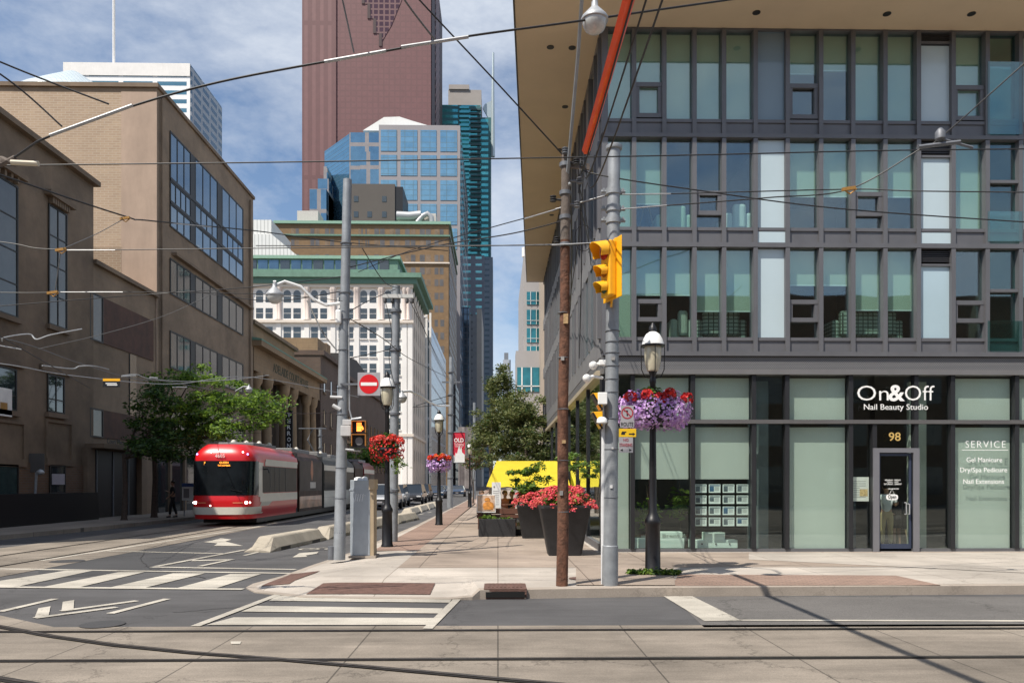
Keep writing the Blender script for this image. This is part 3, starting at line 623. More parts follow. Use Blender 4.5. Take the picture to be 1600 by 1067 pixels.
B(X0+.3,FY+.3,ZS+.75,XR,SE,ZS+4).build('upper_storey',M_frame,cb)
# security cameras on the corner
for i,(px,py,lab) in enumerate([(936,572,'white security camera pair on an arm above the corner glass post'),(926,592,'white dome camera under the camera arm at the building corner')]):
    p=wp(px,py,17.6); t=thing('security_camera',lab,'camera',p)
    g=MB(); g.tube([p+Vector((.25,.2,.05)),p+Vector((0,0,.06)),p+Vector((-.12,-.02,.02))],.035,8); g.build('bracket',M_white,t); g=MB(); q=p+Vector((-.14,-.04,0)); g.lathe(q,[(.03,.1),(.09,.06),(.1,0),(.07,-.06),(.02,-.09)],14); g.build('housing',M_white,t)
    if i==0: g=MB(); g.obox(p+Vector((.1,-.1,.06)),(.12,.0,0),(0,.06,0),(0,0,.06)); g.build('camera_body',M_white,t,bev=.02)
# ------------------------------------------------------------------ people
def skin_mesh(name,nodes,edges,m,parent,sub=2):
    me=bpy.data.meshes.new(name); me.from_pydata([n[0] for n in nodes],edges,[]); o=bpy.data.objects.new(name,me); COL.objects.link(o)
    md=o.modifiers.new('skin','SKIN'); md.use_smooth_shade=True
    for i,nd in enumerate(nodes):
        r=nd[1]; me.skin_vertices[0].data[i].radius=(r,r) if not isinstance(r,tuple) else r
    me.skin_vertices[0].data[0].use_root=True
    s=o.modifiers.new('sub','SUBSURF'); s.levels=sub; s.render_levels=sub
    me.materials.append(m); o.parent=parent
    if parent.name in WL: o.matrix_parent_inverse=Matrix.Translation(-WL[parent.name])
    return o
def person(label,base,face,h,skin,shirt,trousers,hair,sit=False,skirt=False,arms='down',stride=.0,shoes=M_dark,longhair=False,bag=False,stoop=0):
    """standing or seated figure; face = heading angle, 0 looks towards -Y"""
    t=thing('person',label,'person',base); s=h/1.72; M=Matrix.Translation(Vector(base))@Matrix.Rotation(face,4,'Z')@Matrix.Scale(s,4)
    hipz=.92 if not sit else .5
    def T(x,y,z): return tuple(M@Vector((x,y,z)))
    hip=(0,0,hipz); sy=-stoop
    J={'pel':T(0,0,hipz),'wa':T(0,sy*.2,hipz+.17),'ch':T(0,sy*.6,hipz+.38),'nk':T(0,sy,hipz+.55),'hb':T(0,sy-.01,hipz+.61),'hd':T(0,sy-.015,hipz+.70),'ht':T(0,sy-.01,hipz+.77)}
    legs=[]
    for q,sg in ((0,-1),(1,1)):
        st=stride*sg
        if sit: kn=(sg*.11,-.42,.5); an=(sg*.11,-.44,.08); toe=(sg*.12,-.58,.04)
        else: kn=(sg*.1,-.02-st*.5,.50); an=(sg*.1,st*.9*(1 if sg>0 else 1)*-1+.02,.08); toe=(sg*.11,an[1]-.15,.035)
        legs.append([(sg*.09,0,hipz-.05),kn,an,toe])
    ar=[]
    for sg in(-1,1):
        sh=(sg*.185,sy,hipz+.48)
        if arms=='down': el=(sg*.24,sy+.03,hipz+.2); wr=(sg*.24,sy-.05,hipz-.03)
        elif arms=='front': el=(sg*.23,sy-.05,hipz+.22); wr=(sg*.12,sy-.28,hipz+.18)
        else: el=(sg*.25,sy-.03,hipz+.22); wr=(sg*.2,sy-.2,hipz+.05 if sg>0 else hipz+.3)
        ar.append([sh,el,wr])
    N_=[(J['pel'],.12*s),(J['wa'],.105*s),(J['ch'],.13*s),(J['nk'],.05*s),(J['hb'],.06*s),(J['hd'],.092*s),(J['ht'],.075*s)]; E=[(i,i+1) for i in range(6)]
    for lg in legs:
        b0=len(N_); N_+=[(T(*lg[0]),.085*s),(T(*lg[1]),.055*s),(T(*lg[2]),.038*s),(T(*lg[3]),.035*s)]; E+=[(0,b0),(b0,b0+1),(b0+1,b0+2),(b0+2,b0+3)]
    for a in ar:
        b0=len(N_); N_+=[(T(*a[0]),.055*s),(T(*a[1]),.038*s),(T(*a[2]),.026*s)]; E+=[(2,b0),(b0,b0+1),(b0+1,b0+2)]
        d=(Vector(a[2])-Vector(a[1])).normalized(); wv=Vector(a[2]); pm=wv+d*.05; N_.append((T(*pm),(.034*s,.018*s))); pi=b0+3; E.append((b0+2,pi))
        sd=Vector((0,1,0)) if abs(d.z)>.6 else Vector((1,0,0))
        for k in range(4):
            f0=pm+d*.035+sd*(.022*(k-1.5)); f1=f0+d*(.045+.008*(k in(1,2)))+Vector((0,-.01,-.012)); b1=len(N_); N_+=[(T(*f0),.009*s),(T(*f1),.007*s)]; E+=[(pi,b1),(b1,b1+1)]
        f0=pm-d*.02-sd*.035; b1=len(N_); N_+=[(T(*f0),.010*s),(T(*(f0+d*.035-sd*.012)),.008*s)]; E+=[(pi,b1),(b1,b1+1)]
    skin_mesh('body',N_,E,skin,t)
    # shirt
    N_=[(J['pel'],.128*s),(J['wa'],.12*s),(J['ch'],.145*s),(T(0,sy,hipz+.5),.09*s)]; E=[(0,1),(1,2),(2,3)]
    for a in ar: b0=len(N_); mid=(Vector(a[0])+Vector(a[1]))/2; N_+=[(T(*a[0]),.068*s),(T(*mid),.06*s),(T(*((mid+Vector(a[1]))/2)),.056*s)]; E+=[(2,b0),(b0,b0+1),(b0+1,b0+2)]
    skin_mesh('shirt',N_,E,shirt,t)
    if skirt:
        g=MB(); c=[(.13,.1),(.17,-.06),(.19,-.26),(.185,-.30)]; V=[(r*s,z*s) for r,z in c]; g.lathe(Vector(J['pel']),V,16,1,.8); g.build('skirt',trousers,t)
    else:
        N_=[(J['pel'],.135*s),(T(0,0,hipz+.1),.12*s)]; E=[(0,1)]
        for lg in legs: b0=len(N_); an=Vector(lg[2]); N_+=[(T(*lg[0]),.10*s),(T(*lg[1]),.075*s),(T(an.x,an.y,an.z+.05),.06*s)]; E+=[(0,b0),(b0,b0+1),(b0+1,b0+2)]
        skin_mesh('trousers',N_,E,trousers,t)
    for lg in legs:
        g=MB(); a=M@Vector(lg[2]); b=M@Vector(lg[3]); g.tube([a+(a-b)*.25-Vector((0,0,.03*s)),(a+b)/2-Vector((0,0,.02*s)),b],[.045*s,.05*s,.035*s],8); g.build('shoe',shoes,t)
    g=MB(); hd=Vector(J['hd']); bk=(M.to_3x3()@Vector((0,.025,.028))); 
    prof=[(.02,-.07),(.085,-.05),(.1,.0),(.092,.05),(.05,.088),(.0,.095)] if not longhair else [(.09,-.22),(.1,-.1),(.105,.0),(.092,.05),(.05,.088),(0,.095)]
    g.lathe(hd+bk*1.2,[(max(r,.002)*s,z*s) for r,z in prof],14); g.build('hair',hair,t)
    f=MB(); fd=(M.to_3x3()@Vector((0,-1,0))).normalized(); rt=(M.to_3x3()@Vector((1,0,0))).normalized()
    for sg in(-1,1): 
        e=hd+fd*.088*s+rt*(sg*.032*s)+Vector((0,0,.0)); f.lathe(e-Vector((0,0,.008*s)),[(.002,0),(.011*s,.004*s),(.011*s,.012*s),(.002,.016*s)],8)
    f.obox(hd+fd*.088*s-Vector((0,0,.055*s)),rt*.025*s,fd*.006*s,(0,0,.006*s)); f.build('eyes_and_mouth',mat('face_dark',(.06,.025,.02),.6,0,0),t)
    f=MB(); nb=hd+fd*.09*s-Vector((0,0,.022*s)); f.tube([nb+Vector((0,0,.025*s)),nb+fd*.022*s-Vector((0,0,.01*s))],[.008*s,.014*s],8)
    for sg in(-1,1): f.lathe(hd+rt*(sg*.092*s)-Vector((0,0,.03*s)),[(.006*s,0),(.015*s,.02*s),(.015*s,.04*s),(.005*s,.055*s)],8,.6,1)
    f.build('nose_and_ears',skin,t)
    if bag: 
        g=MB(); p=M@Vector((.0,.2,hipz+.3)); g.obox(p,rt*.14*s,fd*.07*s,(0,0,.2*s)); g.build('backpack',M_dark,t,bev=.04)
    return t
S1=mat('skin_light',(.48,.28,.19),.55,0,.08,9); S2=mat('skin_tan',(.36,.20,.13),.55,0,.08,9)
Hd=mat('hair_dark',(.02,.014,.01),.6,0,.2,30); Hb=mat('hair_brown',(.09,.05,.03),.6,0,.2,30)
khaki=mat('cloth_khaki',(.42,.33,.17),.9,0,.1,8); blk=mat('cloth_black',(.014,.014,.016),.9,0,.1,8); whs=mat('cloth_white',(.75,.78,.8),.9,0,.08,8); sx=FX(1385)
# two people just inside the glass door, seen from behind
person('person in white shirt and rolled khaki trousers just inside the glass shop door',(wp(1385,755,FY+.7).x,FY+.7,.16),PI*.93,1.58,S1,whs,khaki,Hd,arms='one')
person('person in black top and short black skirt bending forward inside the shop door',(wp(1401,755,FY+.85).x,FY+.85,.16),PI*1.1,1.38,S1,blk,blk,Hd,skirt=True,arms='front',longhair=True,stoop=.12)
B(FX(1438),FY+.5,.16,FX(1466),FY+.6,4.2).build('interior_partition',mat('partition_pale',(.42,.46,.40),.9,0,.2,.8),cb); B(FX(1178),FY+.4,.16,FX(1210),FY+.5,4.2).build('interior_partition',mat('partition_grey',(.13,.16,.165),.8,0,.15,.8),cb); B(FX(1331),FY+.6,.16,FX(1356),FY+.7,1.5).build('reception_desk',mat('partition_slate',(.06,.08,.11),.8,0,.15,.8),cb); B(FX(1440),FY+1.,.16,FX(1475),FY+1.3,.6).build('bench',mat('bench_wood',(.35,.27,.17),.7),cb)
# ================================================================== street furniture, right corner
def arcpts(a,b,sag,n=14):
    a=Vector(a);b=Vector(b); return [a+(b-a)*(i/n)-Vector((0,0,sag*4*(i/n)*(1-i/n))) for i in range(n+1)]
def bands(mb,x,y,zs,r,h=.03,dx=0):
    for z in zs: mb.lathe((x+dx*z,y,z),[(r,0),(r+.008,.004),(r+.008,h-.004),(r,h)],16)
# steel pole with the traffic signal
P1=gp(953,914,Z); top=wp(959.5,232,P1.y)
t=thing('traffic_pole','tall grey steel pole carrying the yellow traffic signal at the right corner','pole',P1)
g=MB(); D=top-P1; g.tube([P1,P1+D*.09,P1+D*.092,P1+D*.5,top],[.128,.125,.113,.105,.098],20); g.build('shaft',M_galv,t)
g=MB(); g.lathe(top,[(.1,-.03),(.125,-.02),(.13,.0),(.13,.03),(.1,.05)],20); g.build('cap',M_galv,t)
g=MB()
for f in (.08,.2,.31,.38,.44,.47,.50,.53,.555,.58): MB().lathe(P1+D*f,[(.112,0),(.118,.004),(.118,.012),(.112,.016)],18).build('strap',M_galvd,t)
for py in (300,327,345): 
    c=wp(958,py,P1.y); g=MB(); g.lathe(c,[(.105,-.05),(.12,-.045),(.12,.045),(.105,.05)],18)
    for q in(-1,1): g.tube([c+Vector((q*.11,0,.0)),c+Vector((q*.19,0,0))],.03,8); g.tube([c+Vector((q*.15,-.03,.03)),c+Vector((q*.15,.03,.03))],.022,6)
    g.build('clamp',M_galv,t)
g=MB(); g.tube([gp(942,913,Z)+Vector((0,-.02,0)),wp(942,800,P1.y),wp(943,660,P1.y),wp(940,640,P1.y)+Vector((0,0,.1))],.034,10); g.build('conduit',mat('conduit_white',(.68,.69,.70),.4,0,.1,6,stain=.15),t)
g=MB(); b=wp(962,372,P1.y-.12); g.tube([b,wp(955,480,P1.y-.12)],.02,6); g.build('bracket',M_yel,t)
for (px,py,w_,h_,m_) in [(958,560,5,5,'sticker_grey'),(955,760,4,5,'sticker_white'),(957,700,3,3,'sticker_white')]:
    c=wp(px,py,P1.y-.112); B(c.x-w_*.005,c.y-.012,c.z-h_*.005,c.x+w_*.005,c.y+.01,c.z+h_*.005).build('sticker',mat(m_,(.55,.55,.55) if 'white' in m_ else (.3,.29,.28),.7,0,.3,20),t)
def signal_head():
    pass
sc_=wp(957,422,P1.y-.30); dn=Vector((-.6,.0,0)); along=Vector((-.23,.6,0)).normalized(); nrm=Vector((-.6,-.23,0)).normalized(); up=Vector((0,0,1))
t=thing('traffic_light','yellow three lamp traffic light with bright yellow backboard facing left on the steel pole','traffic light',sc_)
g=MB(); g.obox(sc_,along*.28,nrm*.008,up*.46); g.build('backboard',M_yel,t,bev=.02)
g=MB(); g.obox(sc_+nrm*.07,along*.14,nrm*.06,up*.42); g.build('housing',M_yel,t,bev=.02)
for i,(dz,r) in enumerate(((.28,.155),(-.03,.105),(-.28,.105))):
    c=sc_+nrm*.14+up*dz; g=MB(); n_=20; V=[];Fc=[]
    for k in range(n_+1):
        a=R(-35)+R(250)*k/n_; e=along*math.cos(a)*r+up*math.sin(a)*r; ln=.23*(.55+.45*math.sin(max(0,min(PI,a))))*(r/.155)**.6
        V+=[tuple(c+e),tuple(c+e*.97+nrm*ln-up*ln*.22),tuple(c+e*.94),tuple(c+e*.91+nrm*ln-up*ln*.22)]
    for k in range(n_): Fc+=[(4*k,4*k+4,4*k+5,4*k+1),(4*k+2,4*k+3,4*k+7,4*k+6),(4*k+1,4*k+5,4*k+7,4*k+3)]
    g.add(V,Fc); g.sm=True; g.build('visor',M_yel,t)
    g=MB(); V=[tuple(c+nrm*(.02))]+[tuple(c+along*math.cos(2*PI*k/18)*r*.9+up*math.sin(2*PI*k/18)*r*.9) for k in range(18)]
    g.add(V,[(0,1+k,1+(k+1)%18) for k in range(18)]); g.build('lens',[mat('lens_red',(.35,.008,.01),.2,0,0,coat=.5),mat('lens_amber',(.25,.1,.01),.2,0,0,coat=.5),mat('lens_green',(.01,.09,.06),.2,0,0,coat=.5)][i],t)
# pedestrian heads seen from the side on the left of the pole
for i,(px,py,lab) in enumerate([(937,627,'upper yellow hooded pedestrian signal on the left side of the steel corner pole'),(937,656,'lower yellow hooded pedestrian signal on top of the white conduit')]):
    c=wp(px,py,P1.y-.05); t=thing('pedestrian_signal',lab,'signal',c)
    g=MB(); g.prism([(c.x-.13,c.z+.115),(c.x+.03,c.z+.125),(c.x+.03,c.z-.1),(c.x-.0,c.z-.14)],c.y-.12,c.y+.12,'y'); g.build('hood',M_yel,t,bev=.006)
    g=MB(); g.obox(c+Vector((-.048,0,-.02)),(.075,0,-.125),(.012,0,.008),(0,.125,0)); g.build('face',M_blackm,t)
    if i==0: B(c.x-.045,c.y-.15,c.z-.06,c.x+.1,c.y+.1,c.z+.125).build('body',M_white,t,bev=.01)
    else: g=MB(); g.lathe(c+Vector((.02,-.12,-.05)),[(.05,-.02),(.085,.0),(.08,.05),(.05,.08),(.01,.09)],12); g.build('fitting',M_white,t)
# signs at right of the pole
def plate(name,lab,px,py,wpx,hpx,Y,m,r=.02,cat='sign',group=None,ang=0):
    c=wp(px,py,Y); k=Y/1200; t=thing(name,lab,cat,c,group); B(c.x-wpx*k/2,c.y-.004,c.z-hpx*k/2,c.x+wpx*k/2,c.y+.004,c.z+hpx*k/2).build('plate',m,t,bev=.0); return t,c,k
M_sgw=mat('sign_white',(.36,.35,.37),.45,0,.1,10,stain=.1); M_ink=mat('ink_black',(.01,.01,.01),.6,0,0); M_inkr=mat('ink_red',(.35,.03,.05),.6,0,.1,10)
SY=P1.y-.1
t,c,k=plate('no_turn_sign','white sign with red circle and barred arrow half hidden by purple flowers','',0,0,0,0,1,M_sgw) if False else plate('no_turn_sign','white sign with red circle and barred arrow half hidden by purple flowers',980,645,20,23,SY,M_sgw)
g=MB(); V=[];Fc=[]
for q in range(24):
    a=2*PI*q/24; V+=[(c.x+.095*math.cos(a),c.y-.007,c.z+.095*math.sin(a)),(c.x+.075*math.cos(a),c.y-.007,c.z+.075*math.sin(a))]
for q in range(24): Fc.append((2*q,2*q+1,(2*q+3)%48,(2*q+2)%48))
g.add(V,Fc); g.obox(c+Vector((0,-.007,0)),Vector((.06,0,-.06)),(.006,0,.006),(0,.001,0)); g.build('circle',M_inkr,t)
g=MB(); g.box(c.x-.01,c.y-.006,c.z-.05,c.x+.01,c.y-.005,c.z+.03); g.box(c.x-.05,c.y-.006,c.z+.02,c.x+.01,c.y-.005,c.z+.04); g.build('arrow',M_ink,t)
t,c,k=plate('route_sign','small white sign reading ROUTE above the yellow plate on the steel pole',980,662,22,11,SY,M_sgw); textfit('ROUTE',980,662.5,19,6,M_ink,t,Y=SY-.007)
t,c,k=plate('yellow_sign','small yellow plate with two black symbols on the steel pole',980.5,676,27,13,SY,mat('sign_yellow',(.75,.47,.02),.4,0,.05,9))
g=MB(); g.box(c.x-.1,c.y-.006,c.z-.03,c.x-.04,c.y-.005,c.z+.0).box(c.x-.09,c.y-.0062,c.z,c.x-.02,c.y-.0052,c.z+.02).box(c.x+.02,c.y-.006,c.z-.03,c.x+.1,c.y-.005,c.z-.01); g.prism([(c.x+.08,c.z-.045),(c.x+.12,c.z-.02),(c.x+.08,c.z+.005)],c.y-.0064,c.y-.0054,'y'); g.build('symbols',M_ink,t)
t,c,k=plate('no_standing_sign','faded white sign reading NO STANDING with a double arrow, lowest on the steel pole',978,695,22,24,SY,M_sgw); textfit('NO',978,687,8,4.5,M_inkr,t,Y=SY-.007); textfit('STANDING',978,695,20,5,M_inkr,t,Y=SY-.007)
g=MB(); 
for s in(-1,1): g.prism([(c.x+s*.05,c.z-.1),(c.x+s*.05,c.z-.06),(c.x+s*.09,c.z-.08)],c.y-.007,c.y-.006,'y')
g.build('arrows',M_ink,t)
# wooden/rusty utility pole
P2=gp(878,915,Z); tp=wp(884,241,P2.y); D=tp-P2
t=thing('utility_pole','narrow wooden utility pole with rust coloured lower part between planter and steel pole','pole',P2)
g=MB(); g.tube([P2,P2+D*.15+Vector((.008,0,0)),P2+D*.4-Vector((.012,0,0)),P2+D*.6+Vector((.008,0,0)),P2+D*.8],[.094,.089,.084,.08,.074],14); g.build('lower_shaft',M_rust,t)
g=MB(); g.tube([P2+D*.8,P2+D*.9,tp],[.076,.071,.064],14); g.build('upper_shaft',M_wood,t)
g=MB()
for py in (258,302,340,383): MB().lathe(wp(883,py,P2.y),[(.07,-.035),(.09,-.03),(.09,.03),(.07,.035)],14).build('clamp',M_galvd,t)
for py in (490,560,640,720,800): MB().lathe(wp(880,py,P2.y),[(.087,0),(.092,.004),(.092,.01),(.087,.014)],14).build('band',M_galvd,t)
for i,(dx,dz,dy) in enumerate([(.16,-.15,-.05),(.22,-.42,0),(-.2,-.72,-.03),(.18,-.78,.04),(-.14,-1.35,0),(-.02,.0,-.1),(.27,-.12,.12)]):
    g=MB(); c=tp+Vector((dx,dy,dz)); g.tube([tp+Vector((0,0,dz)),c],.018,6); 
    for q in range(3): g.lathe(c+Vector((0,0,.035*q-.04)),[(.02,0),(.05,.008),(.05,.02),(.02,.03)],10)
    g.build('insulator',M_galvd if i%2 else M_dark,t)
g=MB(); g.obox(tp+Vector((.17,.1,-.14)),(.22,.05,0),(0,.02,0),(0,0,.045)); g.build('crossarm',M_wood,t)
for (px,py,w_,h_,m_) in [(884,498,7,15,'sticker_tan'),(879,560,5,6,'sticker_grey'),(881,690,6,5,'sticker_tan'),(877,770,5,7,'sticker_grey')]:
    c=wp(px,py,P2.y-.092); k=.01; B(c.x-w_*k/2,c.y-.012,c.z-h_*k/2,c.x+w_*k/2,c.y+.01,c.z+h_*k/2).build('paper_notice',mat(m_,(.42,.28,.14) if 'tan' in m_ else (.3,.29,.28),.85,0,.4,20),t)
# cable coil and loose drops
t=thing('cable_coil','round coil of black cable hanging between the wooden pole and the steel pole','cable',wp(910,372,12))
g=MB()
for q in range(3): g.tube([wp(912,372,12.05+.03*q)+Vector((.14*math.cos(a),0,.205*math.sin(a))) for a in [2*PI*i/24 for i in range(25)]],.006,5,False)
g.build('loops',M_wire,t)
def wire(lab,pts,r=.011,m=None,n=10,rods=(),name='overhead_wire',clamps=(),cat='wire'):
    P=[wp(*p) if not isinstance(p,Vector) else p for p in pts]; Q=[]
    for i in range(len(P)-1):
        a=P[max(i-1,0)];b=P[i];c=P[i+1];d=P[min(i+2,len(P)-1)]
        for k in range(n): u=k/n; Q.append(.5*((2*b)+(c-a)*u+(2*a-5*b+4*c-d)*u*u+(3*b-a-3*c+d)*u**3))
    Q.append(P[-1]); t=thing(name,lab,cat,P[0]); g=MB(); g.tube(Q,r*(.75 if r<.04 else 1),6); g.build('cable',m or M_wire,t)
    for (a,b,rr) in rods: g=MB(); g.tube([wp(*a),wp(*b)],rr*(.8 if a[2]<11 else .62),8); g.build('insulator_rod',M_alu,t)
    for c in clamps: 
        g=MB(); c=wp(*c); g.obox(c,(.10,0,.015),(0,.02,0),(0,0,.024)); g.tube([c-Vector((.1,0,0)),c+Vector((.02,0,-.08)),c+Vector((.12,0,0))],.012,5); g.build('clamp',M_brass,t)
    return t
# orange covered line
T2=tp+Vector((.22,-.1,-.1))
wire('long orange insulating covers slung over the cables running up over the camera',[Vector((1.22,10.6,6.35)),Vector((1.24,6,6.3)),Vector((1.27,1,6.32)),Vector((1.3,-8,6.4))],.06,mat('orange_cover',(.9,.085,.012),.4,0,.08,4,coat=.2),8,name='orange_line_guard',cat='line guard')
for i,(ox,oz,lab) in enumerate([(0,-.05,'black cable emerging from the lower end of the orange covers'),(.1,-.12,'second black cable just right of the orange covers'),(.18,-.3,'third black cable below the orange covers')]):
    wire(lab,[T2+Vector((ox*.4,0,oz*.4)),Vector((1.24+ox,10.5,6.33+oz)),Vector((1.27+ox,1,6.3+oz)),Vector((1.3+ox,-8,6.4+oz))],.014)
for i,(x0,z0,x1,z1_) in enumerate([(904,250,905,560),(912,262,890,470),(900,270,925,420),(908,330,925,440)]):
    wire('sagging black drop cable, '+['first','second','third','fourth'][i]+' of four between the wooden pole and the building side',[(x0,z0,12.2),((x0+x1)/2+4,(z0+z1_)/2,13.5+i),(x1,z1_,15+3*i)],.012)
wire('thick cable bundle running back from the wooden pole along the building side',[(890,262,12.15),(893,420,17),(885,520,26),(862,600,45)],.02)
# hanging street lamp
def bulblamp(lab,c,s,arm,armr=.03,name='street_lamp',am=None):
    t=thing(name,lab,'street lamp',c); g=MB(); g.lathe(c,[(.02*s,.32*s),(.05*s,.3*s),(.055*s,.22*s),(.1*s,.17*s),(.2*s,.06*s),(.215*s,.03*s),(.215*s,-.0),(.19*s,-.01*s)],20); g.build('hood',M_alu if s<1.2 else M_galv,t)
    g=MB(); g.lathe(c,[(.19*s,0),(.19*s,-.05*s),(.15*s,-.14*s),(.08*s,-.19*s),(.01,-.2*s)],20); g.build('bowl',mat('lamp_glass',(.45,.46,.45),.15,0,.15,25,coat=.5),t)
    g=MB(); g.tube(arm,armr,8); g.build('arm',am or M_galv,t); return t
LC=Vector((1.25,9.9,7.72))
bulblamp('large round glass street lamp hanging from above near the orange line',LC,.82,[LC+Vector((0,0,.24)),LC+Vector((.0,0,.5)),LC+Vector((-.1,.4,.85)),Vector((1.15,11,7.9)),Vector((1.08,12.0,6.5)),tp+Vector((.06,-.05,-.5))],.026)
# ornamental lamp posts
def lamppost(lab,base,s=1.,purple=True,half=True,basket_lab='',br=.5,bz=2.85,colors=None,nf=900,fs=.033):
    base=Vector(base); x,y,z=base; t=thing('lamp_post',lab,'lamp post',base,'ornamental lamp posts')
    g=MB(); g.lathe(base,[(.155,0),(.155,.04),(.135,.07),(.13,.55),(.125,.86),(.14,.88),(.145,.92),(.14,.96),(.115,1.0),(.10,1.04),(.075,1.1),(.065,1.6),(.058,2.4),(.05,3.35),(.06,3.37),(.06,3.42),(.045,3.46),(.05,3.5),(.075,3.56)],20); g.build('post',M_blackm,t)
    g=MB(); g.lathe(base,[(.05,3.55),(.1,3.58),(.135,3.7),(.15,3.85),(.15,3.98),(.14,4.02)],18); g.build('lantern_glass',mat('lantern_cream',(.52,.48,.36),.25,0,.1,12,coat=.4),t)
    g=MB(); g.lathe(base,[(.2,4.02),(.195,4.05),(.17,4.13),(.12,4.22),(.05,4.27),(.03,4.28)],20); g.build('lamp_shade',M_white,t)
    g=MB(); g.lathe(base,[(.205,4.0),(.215,4.01),(.215,4.03),(.2,4.035)],20); g.lathe(base,[(.07,4.27),(.07,4.34),(.04,4.38),(.02,4.42)],10)
    for k in range(4):
        a=PI/4+k*PI/2 if not half else k*PI/2; ca,sa=math.cos(a),math.sin(a); g.tube([(x+ca*.21,y+sa*.21,z+4.0),(x+ca*.2,y+sa*.2,z+3.6),(x+ca*.14,y+sa*.14,z+3.47),(x+ca*.05,y+sa*.05,z+3.45)],.009,5)
    g.build('lantern_cage',M_blackm,t)
    if basket_lab:
        b=thing('flower_basket',basket_lab,'flower basket',base+Vector((0,0,bz)),'hanging flower baskets')
        g=MB(); c=base+Vector((0,0,bz)); g.lathe(c,[(.06,-.22*br/.5),(br*.5,-.2*br/.5),(br*.75,0),(br*.72,.05)],18); g.build('basket',M_blackm,b)
        g=MB(); leafcloud(g,c+Vector((0,0,.1)),(br*.9,br*.8,.3),700,.09,3,shell=.4); leafcloud(g,c+Vector((0,0,.3)),(br*.5,br*.4,.14),200,.11,3,shell=.2); g.build('leaves',[M_leafd,M_leafm,M_leafl],b)
        m1,m2,m3,m4=colors
        g=MB(); flowers(g,c-Vector((0,0,.02)),(br*1.15,br*.9,.31),nf,fs,-.75); flowers(g,c-Vector((br*.5,0,.0)),(br*.75,br*.65,.36),nf//3,fs,-.9); flowers(g,c-Vector((-br*.5,0,.0)),(br*.75,br*.65,.36),nf//3,fs,-.9); g.build('petunias',[m1,m2],b,kind='stuff')
        g=MB()
        for (dx,dz) in [(-.42,.22),(-.15,.26),(.22,.28),(.05,.2),(.5,.2)]: flowers(g,c+Vector((dx*br*2,-.28*br*2,dz)),(.1,.08,.09),70,fs*1.1)
        g.build('geraniums',[m3,m4],b,kind='stuff')
    return t
Pu1=mat('petal_lilac',(.72,.50,.85),.6,0,.25,30,trans=.2); Pu2=mat('petal_pale',(.48,.27,.66),.6,0,.2,30,trans=.2); Re1=mat('petal_red',(.65,.02,.012),.6,0,.2,30); Re2=mat('petal_crimson',(.48,.012,.02),.6,0,.2,30)
Pk1=mat('petal_pink',(.72,.07,.12),.6,0,.25,30,trans=.2); Pk2=mat('petal_coral',(.75,.16,.13),.6,0,.2,30,trans=.2)
LP=gp(1020,897,Z)
lamppost('black ornamental lamp post with white capped lantern in front of the shop',LP,1.,basket_lab='large basket of lilac petunias and red geraniums on the nearest lamp post',colors=(Pu1,Pu2,Re1,Re2),nf=1500,fs=.030,br=.53,bz=2.86)
L2=gp(605,854,Z); lamppost('black ornamental lamp post beside the grey utility box',L2,1,half=False,basket_lab='basket of red flowers with lime trailing leaves beside the grey utility box',br=.36,bz=2.45,colors=(Re1,Re2,Re1,Pk2),nf=260,fs=.035)
L3=gp(686,820,Z); lamppost('black ornamental lamp post standing left of the red banner',L3,1,half=False,basket_lab='basket of orange and lilac flowers left of the red banner',br=.38,bz=2.35,colors=(Pu1,Pu2,mat('petal_orange',(.7,.12,.02),.6,0,.2,30),Re1),nf=420,fs=.04)
L4=gp(738,797,Z)+Vector((0,9,0)); lamppost('small far ornamental lamp post between the banner and the trees',(-1.9,52,Z),1,half=False)
g=MB(); c=L2+Vector((.25,-.1,2.1)); leafcloud(g,c,(.14,.14,.3),160,.09,2,shell=.1); tag(g.build('trailing_vine',[M_leafl,M_leafm],None),'lime green sweet potato vine trailing from the red flower basket','vine')
g=MB(); 
for (dx,dy,s) in [(0,-.05,1),(.22,-.1,.8),(-.2,-.02,.7),(.4,0,.5),(-.38,.05,.5)]:
    leafcloud(g,LP+Vector((dx,dy-.1,.05)),(.2*s,.14*s,.1*s),220,.07,3,shell=.1)
tag(g.build('weeds',[M_leafl,M_leafm,M_leafd]),'tuft of green weeds round the foot of the nearest lamp post','weeds')
# steel pole left, with signs
P3=gp(530,874,Z); tp3=wp(543,281,P3.y); D3=tp3-P3
t=thing('signal_pole','thick grey galvanised pole left of the grey utility box','pole',P3)
g=MB(); g.tube([P3,P3+D3*.08,P3+D3*.082,P3+D3*.5,tp3],[.125,.122,.118,.105,.09],18); g.build('shaft',M_galv,t)
g=MB(); 
for f in (.07,.16,.24,.38,.45,.55,.63,.7,.83): MB().lathe(P3+D3*f,[(.115,0),(.122,.004),(.122,.02),(.115,.024)],18).build('strap',M_galvd,t)
g=MB(); g.tube([P3+Vector((-.16,-.02,0)),P3+Vector((-.16,-.02,.28))],.075,12); g.build('stub_post',M_galvd,t)
g=MB(); g.tube([wp(545,500,P3.y-.05),wp(546,640,P3.y-.05),wp(550,655,P3.y-.05)],.016,6); g.build('conduit',M_alu,t)
for (px,py,a,b) in [(543,660,14,9),(541,673,16,16)]: c=wp(px,py,P3.y-.14); k=P3.y/1200; B(c.x-a*k/2,c.y-.06,c.z-b*k/2,c.x+a*k/2,c.y+.04,c.z+b*k/2).build('junction_box',mat('box_grey',(.5,.5,.5),.5,0,.1,6),t,bev=.01)
c=wp(532,557/1*1.,P3.y-.1); g=MB(); c=wp(529,495,P3.y-.1); g.obox(c,(.06,0,0),(0,.06,0),(0,0,.14)); g.build('sensor_box',M_white,t,bev=.03)
